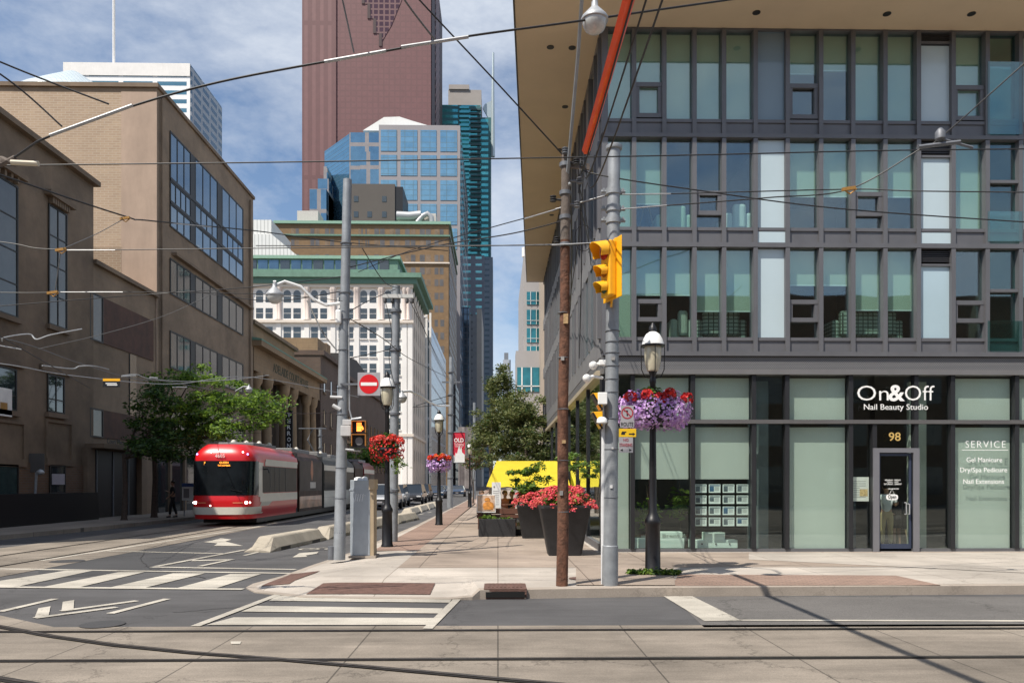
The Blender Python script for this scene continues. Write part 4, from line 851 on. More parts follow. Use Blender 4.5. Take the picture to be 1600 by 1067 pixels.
g=MB(); g.tube([wp(535,621,P3.y-.1),wp(516,620,P3.y-.1)],.03,8); g.tube([wp(532,640,P3.y-.1),wp(520,633,P3.y-.1)],.04,8); g.build('detector',mat('box_grey',(.5,.5,.5),.5),t)
lc=wp(429,462,P3.y-.4); bulblamp('round street lamp on a curved arm left of the thick galvanised pole',lc,.82,[lc+Vector((0,0,.3)),wp(430,446,P3.y-.35),wp(445,440,P3.y-.3),wp(470,448,P3.y-.2),wp(490,468,P3.y-.15),wp(510,477,P3.y-.1),wp(531,474,P3.y)],.035,am=M_white)
t,c,k=plate('no_entry_sign','white square sign with a red disc and white bar on the thick galvanised pole','',0,0,0,1,M_sgw) if False else plate('no_entry_sign','white square sign with a red disc and white bar on the thick galvanised pole',576.5,600,35,36,P3.y-.15,M_sgw)
g=MB(); g.prism([(c.x+15*k*math.cos(2*PI*i/32),c.z+15*k*math.sin(2*PI*i/32)) for i in range(32)],c.y-.008,c.y-.004,'y'); g.build('disc',M_red,t); B(c.x-12.5*k,c.y-.012,c.z-2.5*k,c.x+12.5*k,c.y-.008,c.z+2.5*k).build('bar',M_white,t); B(P3.x+.05,c.y+.01,c.z-.02,c.x,c.y+.03,c.z+.02).build('bracket',M_galvd,t)
c=wp(561.5,678,P3.y-.2); k=P3.y/1200; t=thing('pedestrian_signal','black boxed pedestrian signal with lit orange hand left of the utility box','signal',c)
B(c.x-11*k,c.y-.03,c.z-21*k,c.x+11*k,c.y+.14,c.z+21*k).build('housing',M_blackm,t,bev=.01)
fr=MB()
for zc in (-10.5,10): 
    z0=c.z+zc*k; fr.box(c.x-11*k,c.y-.12,z0+9*k,c.x+11*k,c.y-.03,z0+10*k).box(c.x+10*k,c.y-.12,z0-8*k,c.x+11*k,c.y-.03,z0+9*k).box(c.x-11*k,c.y-.12,z0-8*k,c.x-10*k,c.y-.03,z0+9*k)
fr.build('visor',mat('visor_amber',(.42,.16,.03),.5,0,.1,5),t)
hand=MB(); hc=c+Vector((.0,-.035,10*k)); hand.obox(hc-Vector((0,0,.03)),(.05,0,0),(0,.002,0),(0,0,.05)); hand.obox(hc+Vector((.07,0,-.01)),(.014,0,.012),(0,.002,0),(-.015,0,.035))
for q in range(4): hand.obox(hc+Vector((-.039+.026*q,0,.055)),(.009,0,0),(0,.002,0),(0,0,.045))
hand.build('lit_hand',mat('hand_lit',(.9,.25,.05),.5,0,0,emit=(1,.2,.03),estr=3.2),t); g=MB(); g.prism([(c.x+.08*math.cos(2*PI*i/20),c.z-11*k+.085*math.sin(2*PI*i/20)) for i in range(20)],c.y-.036,c.y-.03,'y'); g.build('unlit_lens',mat('lens_grey',(.16,.16,.17),.4),t)
g=MB(); g.tube([wp(545,668,P3.y-.1),wp(550,655,P3.y-.1),wp(565,653,P3.y-.1)],.03,8); g.tube([wp(540,702,P3.y-.1),wp(563,704,P3.y-.1)],.025,8); g.build('bracket',M_alu,t)
# utility box
a=gp(554,868,Z); t=thing('utility_box','tall grey metal utility cabinet with tan side on the left corner','cabinet',(a.x+.2,16.8,Z))
bx=B(a.x,16.55,Z+.05,a.x+.42,17.0,1.82).build('cabinet',mat('cabinet_grey',(.42,.47,.52),.45,.2,.1,3,stain=.22),t,bev=.01)
B(a.x+.425,16.56,Z+.05,a.x+.50,16.99,1.8).build('side_panel',mat('cabinet_tan',(.42,.33,.22),.6,0,.12,3,stain=.2),t); B(a.x+.40,16.53,1.62,a.x+.52,17.02,1.84).build('side_cap',mat('cabinet_tan',(.42,.33,.22)),t)
B(a.x-.02,16.54,1.60,a.x+.40,17.01,1.63).build('trim',mat('cabinet_grey',(.42,.47,.52)),t); B(a.x-.04,16.5,Z,a.x+.55,17.05,Z+.05).build('footing',M_kerb,t)
g=MB(); g.lathe((a.x+.15,16.7,1.82),[(.1,0),(.09,.05),(.03,.07)],12); g.lathe((a.x+.28,16.75,1.82),[(.07,0),(.06,.06),(.02,.08)],12); g.build('vent_cap',M_white,t)
g=MB(); q=Vector((a.x+.15,16.545,1.45)); 
for s in range(4): g.tube([q+Vector((.05*s-.05,0,-.08)),q+Vector((.05*s-.02,0,.08)),q+Vector((.05*s+.03,0,.03))],.008,4)
g.build('scratches',mat('paint_pale',(.62,.66,.7),.6),t)
# pole 2 with crossarm, pole 3 with banner, far poles
def pole(lab,px,pyb,pxt,pyt,r0,r1,Yf=None,rings=(.2,.35,.5,.62,.75,.9)):
    b=gp(px,pyb,Z) if Yf is None else Vector((*wp(px,755,Yf)[:2],Z)); tt=wp(pxt,pyt,b.y); t=thing('overhead_line_pole',lab,'pole',b,'poles carrying the overhead wires')
    g=MB(); g.tube([b,b+(tt-b)*.5,tt],[r0,(r0+r1)/2,r1],14); g.build('shaft',M_galv,t); g=MB()
    for f in rings: MB().lathe(b+(tt-b)*f,[(r0,-.04),(r0+.03,-.03),(r0+.03,.03),(r0,.04)],12).build('clamp',M_galvd,t)
    return t,b,tt
t,b,tt=pole('grey line pole with crossarm behind the utility box lamp post',614,846,619,447,.13,.11,None)
k=b.y/1200; c=wp(622,463,b.y-.12); g=MB(); g.obox(c,(24*k,0,0),(0,.04,0),(0,0,.05)); g.build('crossarm',mat('arm_pale',(.5,.5,.48),.6),t)
for dx in (-20,-9,14,22): g=MB(); g.lathe(c+Vector((dx*k,0,-.05)),[(.02,-.14),(.045,-.12),(.045,-.03),(.02,0)],8); g.build('insulator',M_dark,t)
bulblamp('small round street lamp just right of the crossarm pole',wp(628,622,b.y+10),1.,[wp(628,612,b.y+10),wp(629,612,b.y+10),wp(640,611,b.y+12),wp(655,617,b.y+15),wp(670,628,b.y+20),wp(685,634,b.y+24),wp(702,634,49.5)],.05,am=M_white)
t,b3,tt3=pole('grey line pole carrying the red OLD TOWN banner',703,790,705,558,.19,.14,50.)
g=MB(); c=wp(705,597,50); g.obox(c,(.6,0,0),(0,.05,0),(0,0,.05)); g.build('crossarm',M_galvd,t)
k=50/1200.; c=wp(717,699,50); t=thing('banner','red and white vertical banner reading OLD TOWN on the line pole','banner',c)
B(c.x-9.5*k,c.y,c.z-23.5*k,c.x+9.5*k,c.y+.02,c.z+23.5*k).build('cloth',mat('banner_red',(.60,.02,.05),.7,0,.06,4),t)
g=MB(); 
xx=c.x-9*k; sk=[(0,-14),(2,-13),(3,-17),(4,-8),(6,-11),(7,-6),(9,4),(10,5),(11,-4),(12,1),(13,2),(14,-8),(16,-10),(18,-12)]
g.prism([(c.x-9*k,c.z-23*k)]+[(xx+a*k,c.z+(b_-1)*k*.85) for a,b_ in sk]+[(c.x+9*k,c.z-23*k)],c.y-.02,c.y-.005,'y'); g.build('white_skyline',M_white,t)
textfit('OLD',717,687.5,15,6,M_white,t,Y=49.96,off=.01); textfit('TOWN',717,694.5,14,4.5,M_white,t,Y=49.96); textfit('TORONTO',717,697.8,12,1.6,M_white,t,Y=49.96)
[MB().tube([wp(705,q,50),wp(728,q,50)],.03,6).build('arm',M_galvd,t) for q in (675,722.5)]
pole('far grey line pole in front of the green trees',741,0,741,629,.17,.13,78.)
pole('far thin line pole left of the banner pole among the shaded buildings',672,0,672,690,.14,.1,110.)
# concrete separators
def sep(lab,a,b):
    a=Vector((*a,0));b=Vector((*b,0)); d=(b-a).normalized(); n_=Vector((-d.y,d.x,0)); Lh=(b-a).length; t=thing('concrete_barrier',lab,'barrier',a,'concrete lane separators'); m=groundmat('barrier_concrete',(.40,.355,.285),.12,.22,crack=.3) if 'barrier_concrete' not in MC else MC['barrier_concrete']
    pr=[(-.36,.0),(-.36,.1),(-.2,.34),(-.16,.37),(.16,.37),(.2,.34),(.36,.1),(.36,.0)]; st=[(0,.0,.55),(.12,.35,1),(.5,1,1)]
    V=[];Fc=[]
    for i,(s,hz,ws) in enumerate([(0,.15,.95),(.55,1,1),(Lh-.3,1,1),(Lh,.5,.95)]):
        for (o,z) in pr: V.append(tuple(a+d*s+n_*o*ws+Vector((0,0,z*hz))))
    for i in range(3):
        for j in range(7): Fc.append((i*8+j,i*8+j+1,(i+1)*8+j+1,(i+1)*8+j))
    Fc+= [tuple(range(8)),tuple(range(24,32))[::-1]]; g=MB(); g.add(V,Fc); g.build('block',m,t)
    for s in (1.0,Lh-1.0):
        g=MB()
        for sg in(-1,1): g.obox(a+d*s+n_*sg*.345+Vector((0,0,.045)),d*.32,n_*.02,(0,0,.045))
        g.build('drain_slot',M_blackm,t)
A=gp(410,861); dx=(-5.55-A.x); yy=[19.6,24.1,28.6,33.1]
cx=lambda y: A.x+(y-A.y)*(1.55/14)
for i in range(4): sep('pale concrete lane separator, '+['nearest','second','third','fourth'][i]+' of the row beside the streetcar',(cx(yy[i]),yy[i]),(cx(yy[i]+4.3),yy[i]+4.3))
for i,(y) in enumerate([42,46.5,51,55.5]): sep('concrete lane separator far down the bike lane, '+['nearest','second','third','farthest'][i]+' of the far row',(-5.0+.07*i,y),(-4.95+.07*i,y+4.2))
# planters
def planter(lab,b,h,rb,rt,flab,n=1):
    b=Vector(b); t=thing('planter',lab,'planter',b); g=MB(); q=1.0
    def sq(r,z,rr=.16):
        o=[]
        for k in range(4):
            a0=k*PI/2
            for j in range(5): a=a0+j*PI/8; cx_=(1 if math.cos(a0+PI/4)>0 else -1); cy_=(1 if math.sin(a0+PI/4)>0 else -1); o.append((b.x+(r-r*rr)*cx_+r*rr*math.cos(a),b.y+(r-r*rr)*cy_+r*rr*math.sin(a),b.z+z))
        return o
    lv=[sq(rb,0),sq(rt*.985,h*.93),sq(rt,h*.94),sq(rt,h),sq(rt-.05,h),sq(rt-.06,h-.08)]; V=[v for l_ in lv for v in l_]; Fc=[]
    for i in range(5):
        for k in range(20): Fc.append((i*20+k,i*20+(k+1)%20,(i+1)*20+(k+1)%20,(i+1)*20+k))
    Fc.append(tuple(range(100,120))); g.add(V,Fc); g.sm=True; g.build('pot',mat('planter_black',(.022,.022,.024),.65,0,.3,4,.1,20,stain=.0),t)
    c=b+Vector((0,0,h+.12)); f=thing('geranium',flab,'flowers',c); g=MB(); leafcloud(g,c,(rt*1.15,rt*1.1,.25),1100,.1,3,shell=.3); g.build('leaves',[M_leafd,M_leafm,M_leafl],f)
    g=MB(); 
    for _ in range(int(85*n)):
        a=rnd.random()*2*PI; rr=rt*1.28*math.sqrt(rnd.random()); p=c+Vector((rr*math.cos(a),rr*math.sin(a)*.9,.24*(1-(rr/(rt*1.3))**2)+rnd.uniform(-.12,.06)-.12*(rr>rt)))
        flowers(g,p,(.085,.085,.06),22,.026,-.3)
    g.build('blossoms',[Pk1,Pk2],f,kind='stuff')
planter('large black tapered planter behind the wooden pole',gp(883,868,Z)+Vector((0,.3,0)),1.12,.36,.56,'pink and red geraniums filling the large planter behind the wooden pole',1.5)
planter('second black tapered planter at the end of the patio deck',Vector((*wp(834,755,22.6)[:2],Z)),.98,.34,.5,'pink geraniums in the planter at the patio deck end',1.1)
# patio: deck, counter, planter box, awning
y0=23.0; xl=gp(747,838,Z).x; M_deck=mat('deck_brown',(.13,.055,.035),.6,0,.2,3); M_pbx=mat('box_black',(.02,.02,.022),.7,0,.2,4)
t=thing('planter_box','long low black planter box at the street end of the patio','planter',(0,y0,Z)); B(xl+.02,y0,Z,xl+1.13,y0+.4,.68).build('box',M_pbx,t,bev=.01); g=MB(); leafcloud(g,(xl+.3,y0+.2,.72),(.28,.15,.08),160,.1,3,shell=.1); leafcloud(g,(xl+.8,y0+.2,.70),(.3,.15,.05),80,.08,3,shell=.1); g.build('leaves',[M_leafl,M_leafm,M_leafd],t)
t=thing('patio_deck','raised dark patio deck with brown railing under the yellow awning','deck',(0,y0+1,Z)); B(xl,y0+.5,Z,2.2,33,.34).build('platform',M_pbx,t)
B(xl-.05,y0+.42,.82,1.1,y0+.62,.98).build('front_rail',M_deck,t); B(xl-.05,y0+.43,.70,1.1,y0+.5,.80).build('front_board',M_deck,t); B(xl-.05,y0+.62,.88,xl+.1,33,.98).build('side_rail',M_deck,t)
for yy_ in range(0,10,2): B(xl-.02,y0+.65+yy_,.34,xl+.06,y0+.73+yy_,.88).build('post',M_deck,t)
for xx in (.1,.5,.9,1.05): B(xx,y0+.5,.34,xx+.07,y0+.57,.70).build('post',M_deck,t)
c=wp(760,786,y0+.3); t=thing('food_sign','white framed picture of food standing at the left end of the patio rail','sign',c); k=y0/1200
B(c.x-.3,c.y,c.z-.28,c.x+.28,c.y+.03,c.z+.27).build('frame',M_white,t); B(c.x-.27,c.y-.008,c.z-.24,c.x+.25,c.y-.002,c.z+.24).build('picture',mat('picture_peach',(.62,.45,.33),.7,0,.5,5),t); g=MB(); g.lathe((c.x+.06,c.y-.014,c.z-.06),[(.13,-.13),(.17,-.04),(.15,.06),(.05,.12)],14,1,.05); g.lathe((c.x+.03,c.y-.014,c.z+.11),[(.08,-.04),(.09,0),(.05,.06)],12,1,.05); g.build('dish',mat('dish_orange',(.6,.25,.05),.7,0,.4,12),t)
c=wp(775.5,772,y0+1.2); t=thing('menu_board','narrow white upright menu board under the left edge of the yellow awning','sign',c); B(c.x-.14,c.y,c.z-.42,c.x+.14,c.y+.04,c.z+.38).build('board',M_white,t); g=MB(); g.lathe((c.x-.07,c.y-.01,c.z+.24),[(.002,-.03),(.03,0),(.002,.03)],10,1,.1)
for q in range(8): g.box(c.x-.1,c.y-.006,c.z+.1-.06*q,c.x+.08,c.y-.002,c.z+.108-.06*q)
g.build('print',mat('ink_grey',(.25,.24,.24)),t)
ya,yb=25.2,28.; zb_=wp(780,760,ya).z; zt_=wp(800,720,yb).z; t=thing('awning','bright yellow fabric awning over the sidewalk patio','awning',(1,26,Z)); Ya=mat('awning_yellow',(.66,.52,.04),.8,0,.08,2,.35,2.5,trans=.2,spec=.2)
x0_=wp(760,755,ya).x; x1_=wp(776,755,yb).x; V=[];Fc=[]; n_=12
for i in range(n_+1):
    u=i/n_
    for j in range(7): v=j/6; V.append((x0_+(x1_-x0_)*v+(2.38-(x0_+(x1_-x0_)*v))*u, ya+(yb-ya)*v, zb_+(zt_-zb_)*v**.85-.05*math.sin(PI*v)-.035*math.sin(u*PI*4)**2*(1-v)))
for i in range(n_):
    for j in range(6): Fc.append((i*7+j,(i+1)*7+j,(i+1)*7+j+1,i*7+j+1))
m_=len(V); 
for i in range(n_+1): u=i/n_; V.append((x1_+(2.38-x1_)*u,yb+2.8,zb_))
for i in range(n_): Fc.append((i*7+6,(i+1)*7+6,m_+i+1,m_+i))
g=MB(); g.add(V,Fc); g.sm=True; g.build('canopy',Ya,t)
for (px,yy_) in [(781,25.3),(846,25.3),(905,25.3)]: x=wp(px,755,yy_).x; B(x-.04,yy_,.34,x+.04,yy_+.08,zb_+.02).build('post',mat('post_grey',(.4,.4,.4),.5),t)
for (px,lab,sh,hh) in [(789,'person in orange top seated behind the menu board on the patio',mat('cloth_orange',(.45,.17,.1),.9),1.62),(800,'person in dark top seated on the patio left of the second planter',blk,1.6),(752,'person in pale top seated behind the white framed food picture',mat('cloth_pale',(.6,.5,.45),.9),1.6)]:
    person(lab,(wp(px,755,26).x,26.+(.6 if px<760 else 0),.30-.03),R(30 if px!=800 else -60),hh,S1,sh,blk,Hb,sit=True,arms='front')
for px,lab in ((795,'small dark patio table between two seated people'),(870,'small dark patio table behind the large geranium planter')):
    x=wp(px,755,25.4).x; t=thing('patio_table',lab,'table',(x,25.4,.34)); g=MB(); g.lathe((x,25.4,.34),[(.2,0),(.2,.02),(.03,.04),(.03,.7)],12); g.build('pedestal',M_blackm,t); g=MB(); g.lathe((x,25.4,1.04),[(.3,0),(.3,.03)],20); g.build('tabletop',M_deck,t)
# saplings by the patio
tree('young green maple sapling rising from the planter in front of the awning',wp(826,800,22.6)-Vector((0,0,.1)),1.9,[(wp(812,742,22.6),(.32,.3,.25)),(wp(836,728,22.6),(.35,.3,.3)),(wp(830,760,22.6),(.35,.3,.25)),(wp(820,765,22.6),(.45,.3,.2)),(wp(850,748,22.6),(.3,.3,.12))],1500,.12,[M_leafm,M_leafl,M_leafd],.02,tuft=.16,name='sapling')
tree('small shrub with pale blossoms between wooden pole and shop glass',wp(905,800,20.5)-Vector((0,0,.1)),2.2,[(wp(900,722,20.5),(.28,.3,.2)),(wp(915,735,20.5),(.3,.3,.3)),(wp(885,715,20.5),(.3,.3,.2))],700,.1,[M_leafm,M_olive,M_leafl],.02,tuft=.14,name='sapling')
# ================================================================== buildings on the left of the street
LX=-18.6
def yx(px): return onx(px,700,LX).y
def zx(px,py): return onx(px,py,LX).z
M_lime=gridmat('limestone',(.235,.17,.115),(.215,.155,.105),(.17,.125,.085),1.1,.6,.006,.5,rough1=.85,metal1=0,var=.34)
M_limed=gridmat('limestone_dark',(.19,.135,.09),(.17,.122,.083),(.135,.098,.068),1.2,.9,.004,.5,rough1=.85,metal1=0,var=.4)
M_buffb=gridmat('buff_brick',(.40,.29,.195),(.35,.25,.17),(.42,.33,.24),.42,.13,.018,.5,rough1=.85,metal1=0,var=.1)
M_redb=gridmat('red_brick_panel',(.15,.065,.04),(.12,.05,.03),(.10,.07,.05),.25,.09,.012,.5,rough1=.85,metal1=0,var=.2)
M_brnb=gridmat('brown_brick',(.17,.10,.06),(.14,.085,.05),(.12,.09,.07),.3,.1,.012,.5,rough1=.85,metal1=0,var=.2)
G_dk=mat('window_glass_dark',(.03,.04,.045),.06,.0,.2,.8,spec=1.0,coat=.6); G_bl=mat('window_glass_blue',(.10,.17,.23),.05,.75,.15,.5,coat=.5); M_wf=mat('window_frame_dark',(.02,.018,.016),.5,.2,.1)
def winx(parent,y0,y1,z0,z1_,rec=.18,m=None,bars=(),hb=(),sill=True,X=LX,fr=.05,name='window'):
    """window in a wall facing +X: glass, frame, optional sill"""
    wn=B(X+.012,y0,z0,X+.03,y1,z1_).build(name,m or G_dk,parent)
    g=MB(); d=.06; g.box(X+.03,y0-.02,z0-.02,X+d,y0+fr,z1_+.02).box(X+.03,y1-fr,z0-.02,X+d,y1+.02,z1_+.02).box(X+.03,y0+fr,z0-.02,X+d,y1-fr,z0+fr).box(X+.03,y0+fr,z1_-fr,X+d,y1-fr,z1_+.02)
    for b in bars: y=y0+(y1-y0)*b; g.box(X+.03,y-fr/2,z0+fr,X+d-.005,y+fr/2,z1_-fr)
    for b in hb: z=z0+(z1_-z0)*b; g.box(X+.03,y0+fr,z-fr/2,X+d-.01,y1-fr,z+fr/2)
    g.build('frame',M_wf,wn)
    if sill: B(X+.01,y0-.15,z0-.22,X+.16,y1+.15,z0-.03).build('sill',M_limed,wn)
    return wn
# --- old stone hall, nearest on the left
LB=thing('stone_building','dim brown limestone hall with tall narrow windows, nearest on the left side','building',(LX,25,0))
ye=yx(146); zt=15.4
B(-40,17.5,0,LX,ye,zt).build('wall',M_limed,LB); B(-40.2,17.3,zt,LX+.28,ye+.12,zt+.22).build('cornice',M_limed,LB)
for (a,b,c,d) in [(-60,26,290,500),(75,103,333,518)]:
    y0,y1=yx(a),yx(b); z0=CZ+(755-d)*y1/1200; z1_=CZ+(755-c)*y1/1200-.2
    winx(LB,y0,y1,z0,z1_,bars=(.5,),hb=(.25,.5,.75),m=mat('window_murky',(.075,.08,.075),.15,0,.35,.4,spec=.8)); g=MB()
    for q in range(8): yy=y0+(y1-y0)*(q+.5)/8; g.box(LX+.02,yy-.06,z1_+.05,LX+.2,yy+.06,z1_+.3)
    g.box(LX+.01,y0-.3,z1_+.3,LX+.3,y1+.3,z1_+.5); g.build('window_hood',M_limed,LB)
for (a,b,c,d) in [(-60,24,580,643),(73,99,592,648)]:
    y0,y1=yx(a),yx(b); winx(LB,y0,y1,CZ+(755-d)*y1/1200,CZ+(755-c)*y1/1200,bars=(.5,),hb=(.35,))
    g=MB(); g.box(LX+.02,y0-.5,CZ+(755-c)*y1/1200+.1,LX+.12,y1+.5,CZ+(755-c)*y1/1200+.35); g.build('lintel',M_limed,LB)
for (a,b) in ((-40,38),(70,112)): 
    y0,y1=yx(a),yx(b); z0=CZ+(755-718)*y1/1200; z1_=CZ+(755-665)*y1/1200; g=MB(); g.box(LX,y0,z0,LX+.07,y0+.12,z1_).box(LX,y1-.12,z0,LX+.07,y1,z1_).box(LX,y0,z1_,LX+.07,y1,z1_+.12).box(LX,y0,z0-.3,LX+.12,y1,z0); g.build('panel_moulding',M_limed,LB)
zb2=2.5; g=MB(); g.box(LX,18,.15,LX+.06,yx(128),2.55); g.build('brick_base',M_brnb,LB)
B(LX+.06,18,.15,LX+.75,yx(128),1.35).build('black_counter',M_blackm,LB)
winx(LB,yx(-20),yx(24),1.3,2.45,sill=False,X=LX+.06,m=mat('window_greenish',(.03,.05,.05),.2,0,.3)); winx(LB,yx(74),yx(98),1.35,2.5,sill=False,X=LX+.06)
B(LX+.13,yx(76),1.7,LX+.14,yx(96),2.15).build('notice',mat('notice_grey',(.4,.38,.42),.8),LB); 
p=onx(10,625,LX+.2); B(LX+.1,p.y-2.2,p.z-.6,LX+.16,p.y+.4,p.z+.45).build('white_board',mat('board_white',(.75,.72,.68),.6),LB); B(LX+.165,p.y-.3,p.z-.35,LX+.18,p.y+.1,p.z-.1).build('board_logo',M_brass,LB)
# --- low link building
LK=thing('link_building','two storey brown stone link building with rusty panels and a dark doorway','building',(LX,37,0)); y1b=yx(245)
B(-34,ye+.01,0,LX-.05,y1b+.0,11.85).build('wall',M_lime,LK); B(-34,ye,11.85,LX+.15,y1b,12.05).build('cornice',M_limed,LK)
Xk=LX-.05; rp_=mat('rust_panel',(.085,.035,.02),.7,.1,.35,1.5,stain=.4)
for (za,zb_) in ((10.5,8.35),(5.2,3.9)):
    winx(LK,yx(141),yx(161),zb_,za,X=Xk,sill=False,m=mat('window_murky',(.075,.08,.075))); B(Xk,yx(161.5),zb_,Xk+.05,yx(240),za).build('panel',rp_,LK)
B(Xk,yx(203),za,Xk+.06,yx(213),8.3).build('vertical_panel',G_dk,LK)
B(Xk,yx(133),3.35,Xk+.9,yx(216),3.55).build('door_canopy',M_limed,LK); dk=mat('deep_shadow_door',(.012,.01,.01),.5); 
d_=B(Xk,yx(141),.15,Xk+.06,yx(213),3.3).build('entrance_doors',dk,LK); 
for px in (150,176,200): B(Xk+.06,yx(px)-.04,.15,Xk+.1,yx(px)+.04,3.3).build('door_mullion',M_galvd,d_)
B(Xk,yx(128),.15,Xk+.3,yx(140),3.35).build('pilaster',M_limed,LK); B(Xk,yx(214),.15,Xk+.3,yx(222),3.35).build('pilaster',M_limed,LK)
sg=mat('sign_letters_dark',(.02,.03,.035),.5,0,0)
text('Adelaide',.55,(Xk+.03,yx(175),3.95-.05),RX,sg,LK,shear=.3); text('Court Place',.36,(Xk+.03,yx(182),3.66),RX,sg,LK)
# --- tall modernist block with sunlit end wall
TB=thing('office_block','five storey tan office block with a sunlit brick end wall and blue ribbon windows','building',(LX,50,0)); y2=yx(395.5); zr=23.3
B(-60,y1b,0,LX,y2,zr).build('wall',M_lime,TB); B(-60,y1b-.02,11.9,LX-1.9,y1b+0,zr-.3).build('end_wall_brick',M_buffb,TB); B(LX-1.9,y1b-.05,.0,LX+.02,y1b,zr-.25).build('corner_strip',mat('corner_stone',(.42,.31,.235),.85,0,.1,.6,stain=.2),TB)
B(-60,y1b-.12,zr,LX+.12,y2+.1,zr+.22).build('coping',M_limed,TB)
def strip(za,zb_,m,bars,hb=()):
    for (a,b) in ((265,297),(304,339),(346,379)):
        winx(TB,yx(a),yx(b),zb_,za,bars=bars,hb=hb,sill=False,m=m,fr=.07)
    for (a,b) in ((297,304),(339,346)): B(LX+.01,yx(a)+.02,zb_,LX+.05,yx(b)-.02,za).build('pier',M_wf,TB)
strip(21.7,19.05,G_bl,(.33,.66)); strip(18.9,17.75,G_bl,(.25,.5,.75)); strip(17.6,16.3,G_bl,(.33,.66))
B(LX+.01,yx(265),18.92,LX+.08,yx(379),19.03).build('transom',M_wf,TB); B(LX+.01,yx(265),17.62,LX+.08,yx(379),17.73).build('transom',M_wf,TB)
strip(14.5,12.5,G_dk,(.33,.66)); strip(10.4,8.3,G_dk,(.33,.66)); strip(6.4,4.6,G_dk,(.5,))
B(LX,yx(268),14.75,LX+.3,y2-.8,14.9).build('ledge',M_limed,TB)
B(LX,yx(246),.15,LX+.06,yx(395),3.4).build('shopfront',G_dk,TB)
for px in (262,285,310,335,360): B(LX+.06,yx(px)-.12,.15,LX+.2,yx(px)+.12,3.4).build('pilaster',M_lime,TB)
B(LX,y1b,3.4,LX+.35,y2,3.7).build('shopfront_cornice',M_lime,TB)
for px in (250,389): g=MB(); yy=yx(px); g.tube([(LX+.1,yy,3.6),(LX+.1,yy,zr-.4)],.06,8); g.build('drain_pipe',M_limed,TB)
B(-22.6,y1b-.06,12.,-20.5,y1b-.02,14.6).build('brick_patch',M_redb if False else gridmat('brick_patch',(.26,.18,.12),(.22,.155,.10),(.3,.24,.17),.42,.13,.018,.5,rough1=.85,metal1=0,var=.2),TB)
# --- classical court house with columns
HS=thing('court_house','dark classical stone court house with columns and green copper cornice','building',(LX,68,0)); ya_,yb_=y2+.3,80.5
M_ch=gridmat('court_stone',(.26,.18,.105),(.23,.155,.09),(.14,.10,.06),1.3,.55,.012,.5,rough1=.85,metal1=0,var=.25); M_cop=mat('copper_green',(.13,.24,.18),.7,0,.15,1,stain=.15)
B(-45,ya_,0,LX-1.1,yb_,10.4).build('wall',mat('court_recess_shade',(.055,.04,.028),.9,0,.3,1),HS); B(-45,ya_-.1,10.4,LX,yb_,12.2).build('entablature',M_ch,HS)  # deep shadow behind the columns is painted into the dark wall colour
B(-45,ya_-.5,12.2,LX+.7,yb_+.3,12.6).build('cornice',M_ch,HS); 
g=MB(); g.prism([(LX+.72,12.6),(LX+.72,12.72),(LX-3,13.3),(LX-3,12.6)],ya_-.55,yb_+.35,'y'); g.build('copper_roof',M_cop,HS)
B(-30,ya_+3.5,12.6,LX-1.2,ya_+16,14.6).build('attic',M_ch,HS); B(-30,ya_+3,14.6,LX-.9,ya_+16.5,14.9).build('attic_coping',M_limed,HS)
for i,py in enumerate((60.5,63.3,68.3,71.2,76.2,78.8)): g=MB(); g.lathe((LX-.35,py,0),[(.5,.15),(.5,.8),(.42,1.),(.40,5),(.34,9.4),(.48,9.6),(.55,10.1),(.55,10.4)],16); g.build('column',mat('court_column',(.34,.235,.14),.85,0,.2,1.5,stain=.25),HS)
for py in (65.8,73.7): winx(HS,py-1,py+1,1.2,4.6,X=LX-1.1,bars=(.5,),hb=(.6,)); winx(HS,py-1,py+1,6,9,X=LX-1.1,bars=(.5,))
text('ADELAIDE COURT HOUSE',1.05,(LX+.02,(ya_+yb_)/2,11.0),RX,mat('carved_letters',(.05,.065,.045),.8,0,0),HS,sx=.95)
t=thing('blade_sign','tall black vertical sign reading TERRONI in white letters','sign',onx(452,676,LX+.5)); yb3=onx(452,676,LX+.5).y; k=yb3/1200; c=wp(451.5,677,yb3)
B(c.x-5.7*k,yb3,c.z-35*k,c.x+5.7*k,yb3+.12,c.z+36*k).build('board',M_blackm,t)
for i,ch in enumerate('TERRONI'): textfit(ch,451.5,648+9.6*i,5.5 if ch!='I' else 1.6,6.2,M_text,t,Y=yb3-.02,off=.01)
# --- brick houses beyond
M_dkb=gridmat('dark_brick',(.10,.065,.048),(.085,.055,.042),(.08,.06,.05),.5,.16,.015,.5,rough1=.85,metal1=0,var=.25)
def xb(name,lab,y0,y1,h,m,nw,fz,ww=.9,wh=1.6,cor=.4,X=LX,depth=14,cat='building'):
    t=thing(name,lab,cat,(X,(y0+y1)/2,0)); B(X-depth,y0,0,X,y1,h).build('wall',m,t); B(X-depth,y0-.1,h,X+cor,y1+.1,h+.5).build('cornice',m,t)
    for z in fz:
        for i in range(nw): y=y0+(y1-y0)*(i+.5)/nw; winx(t,y-ww/2,y+ww/2,z,z+wh,X=X,sill=True)
    return t
ta=xb('brick_building','dark brick building with a stepped stone parapet right of the court house',80.9,91,15.2,M_dkb,3,(4.5,8.,11.5)); B(LX-10,80.9,15.7,LX-.3,85,17).build('parapet',M_ch,ta); B(LX-6,86,15.7,LX-.5,88,17.4).build('chimney',M_ch,ta)
tb_=xb('brick_building','long dark terrace with tall narrow windows behind the no entry sign',91.4,128,14.5,M_dkb,11,(3.6,7.5),1.1,2.6)
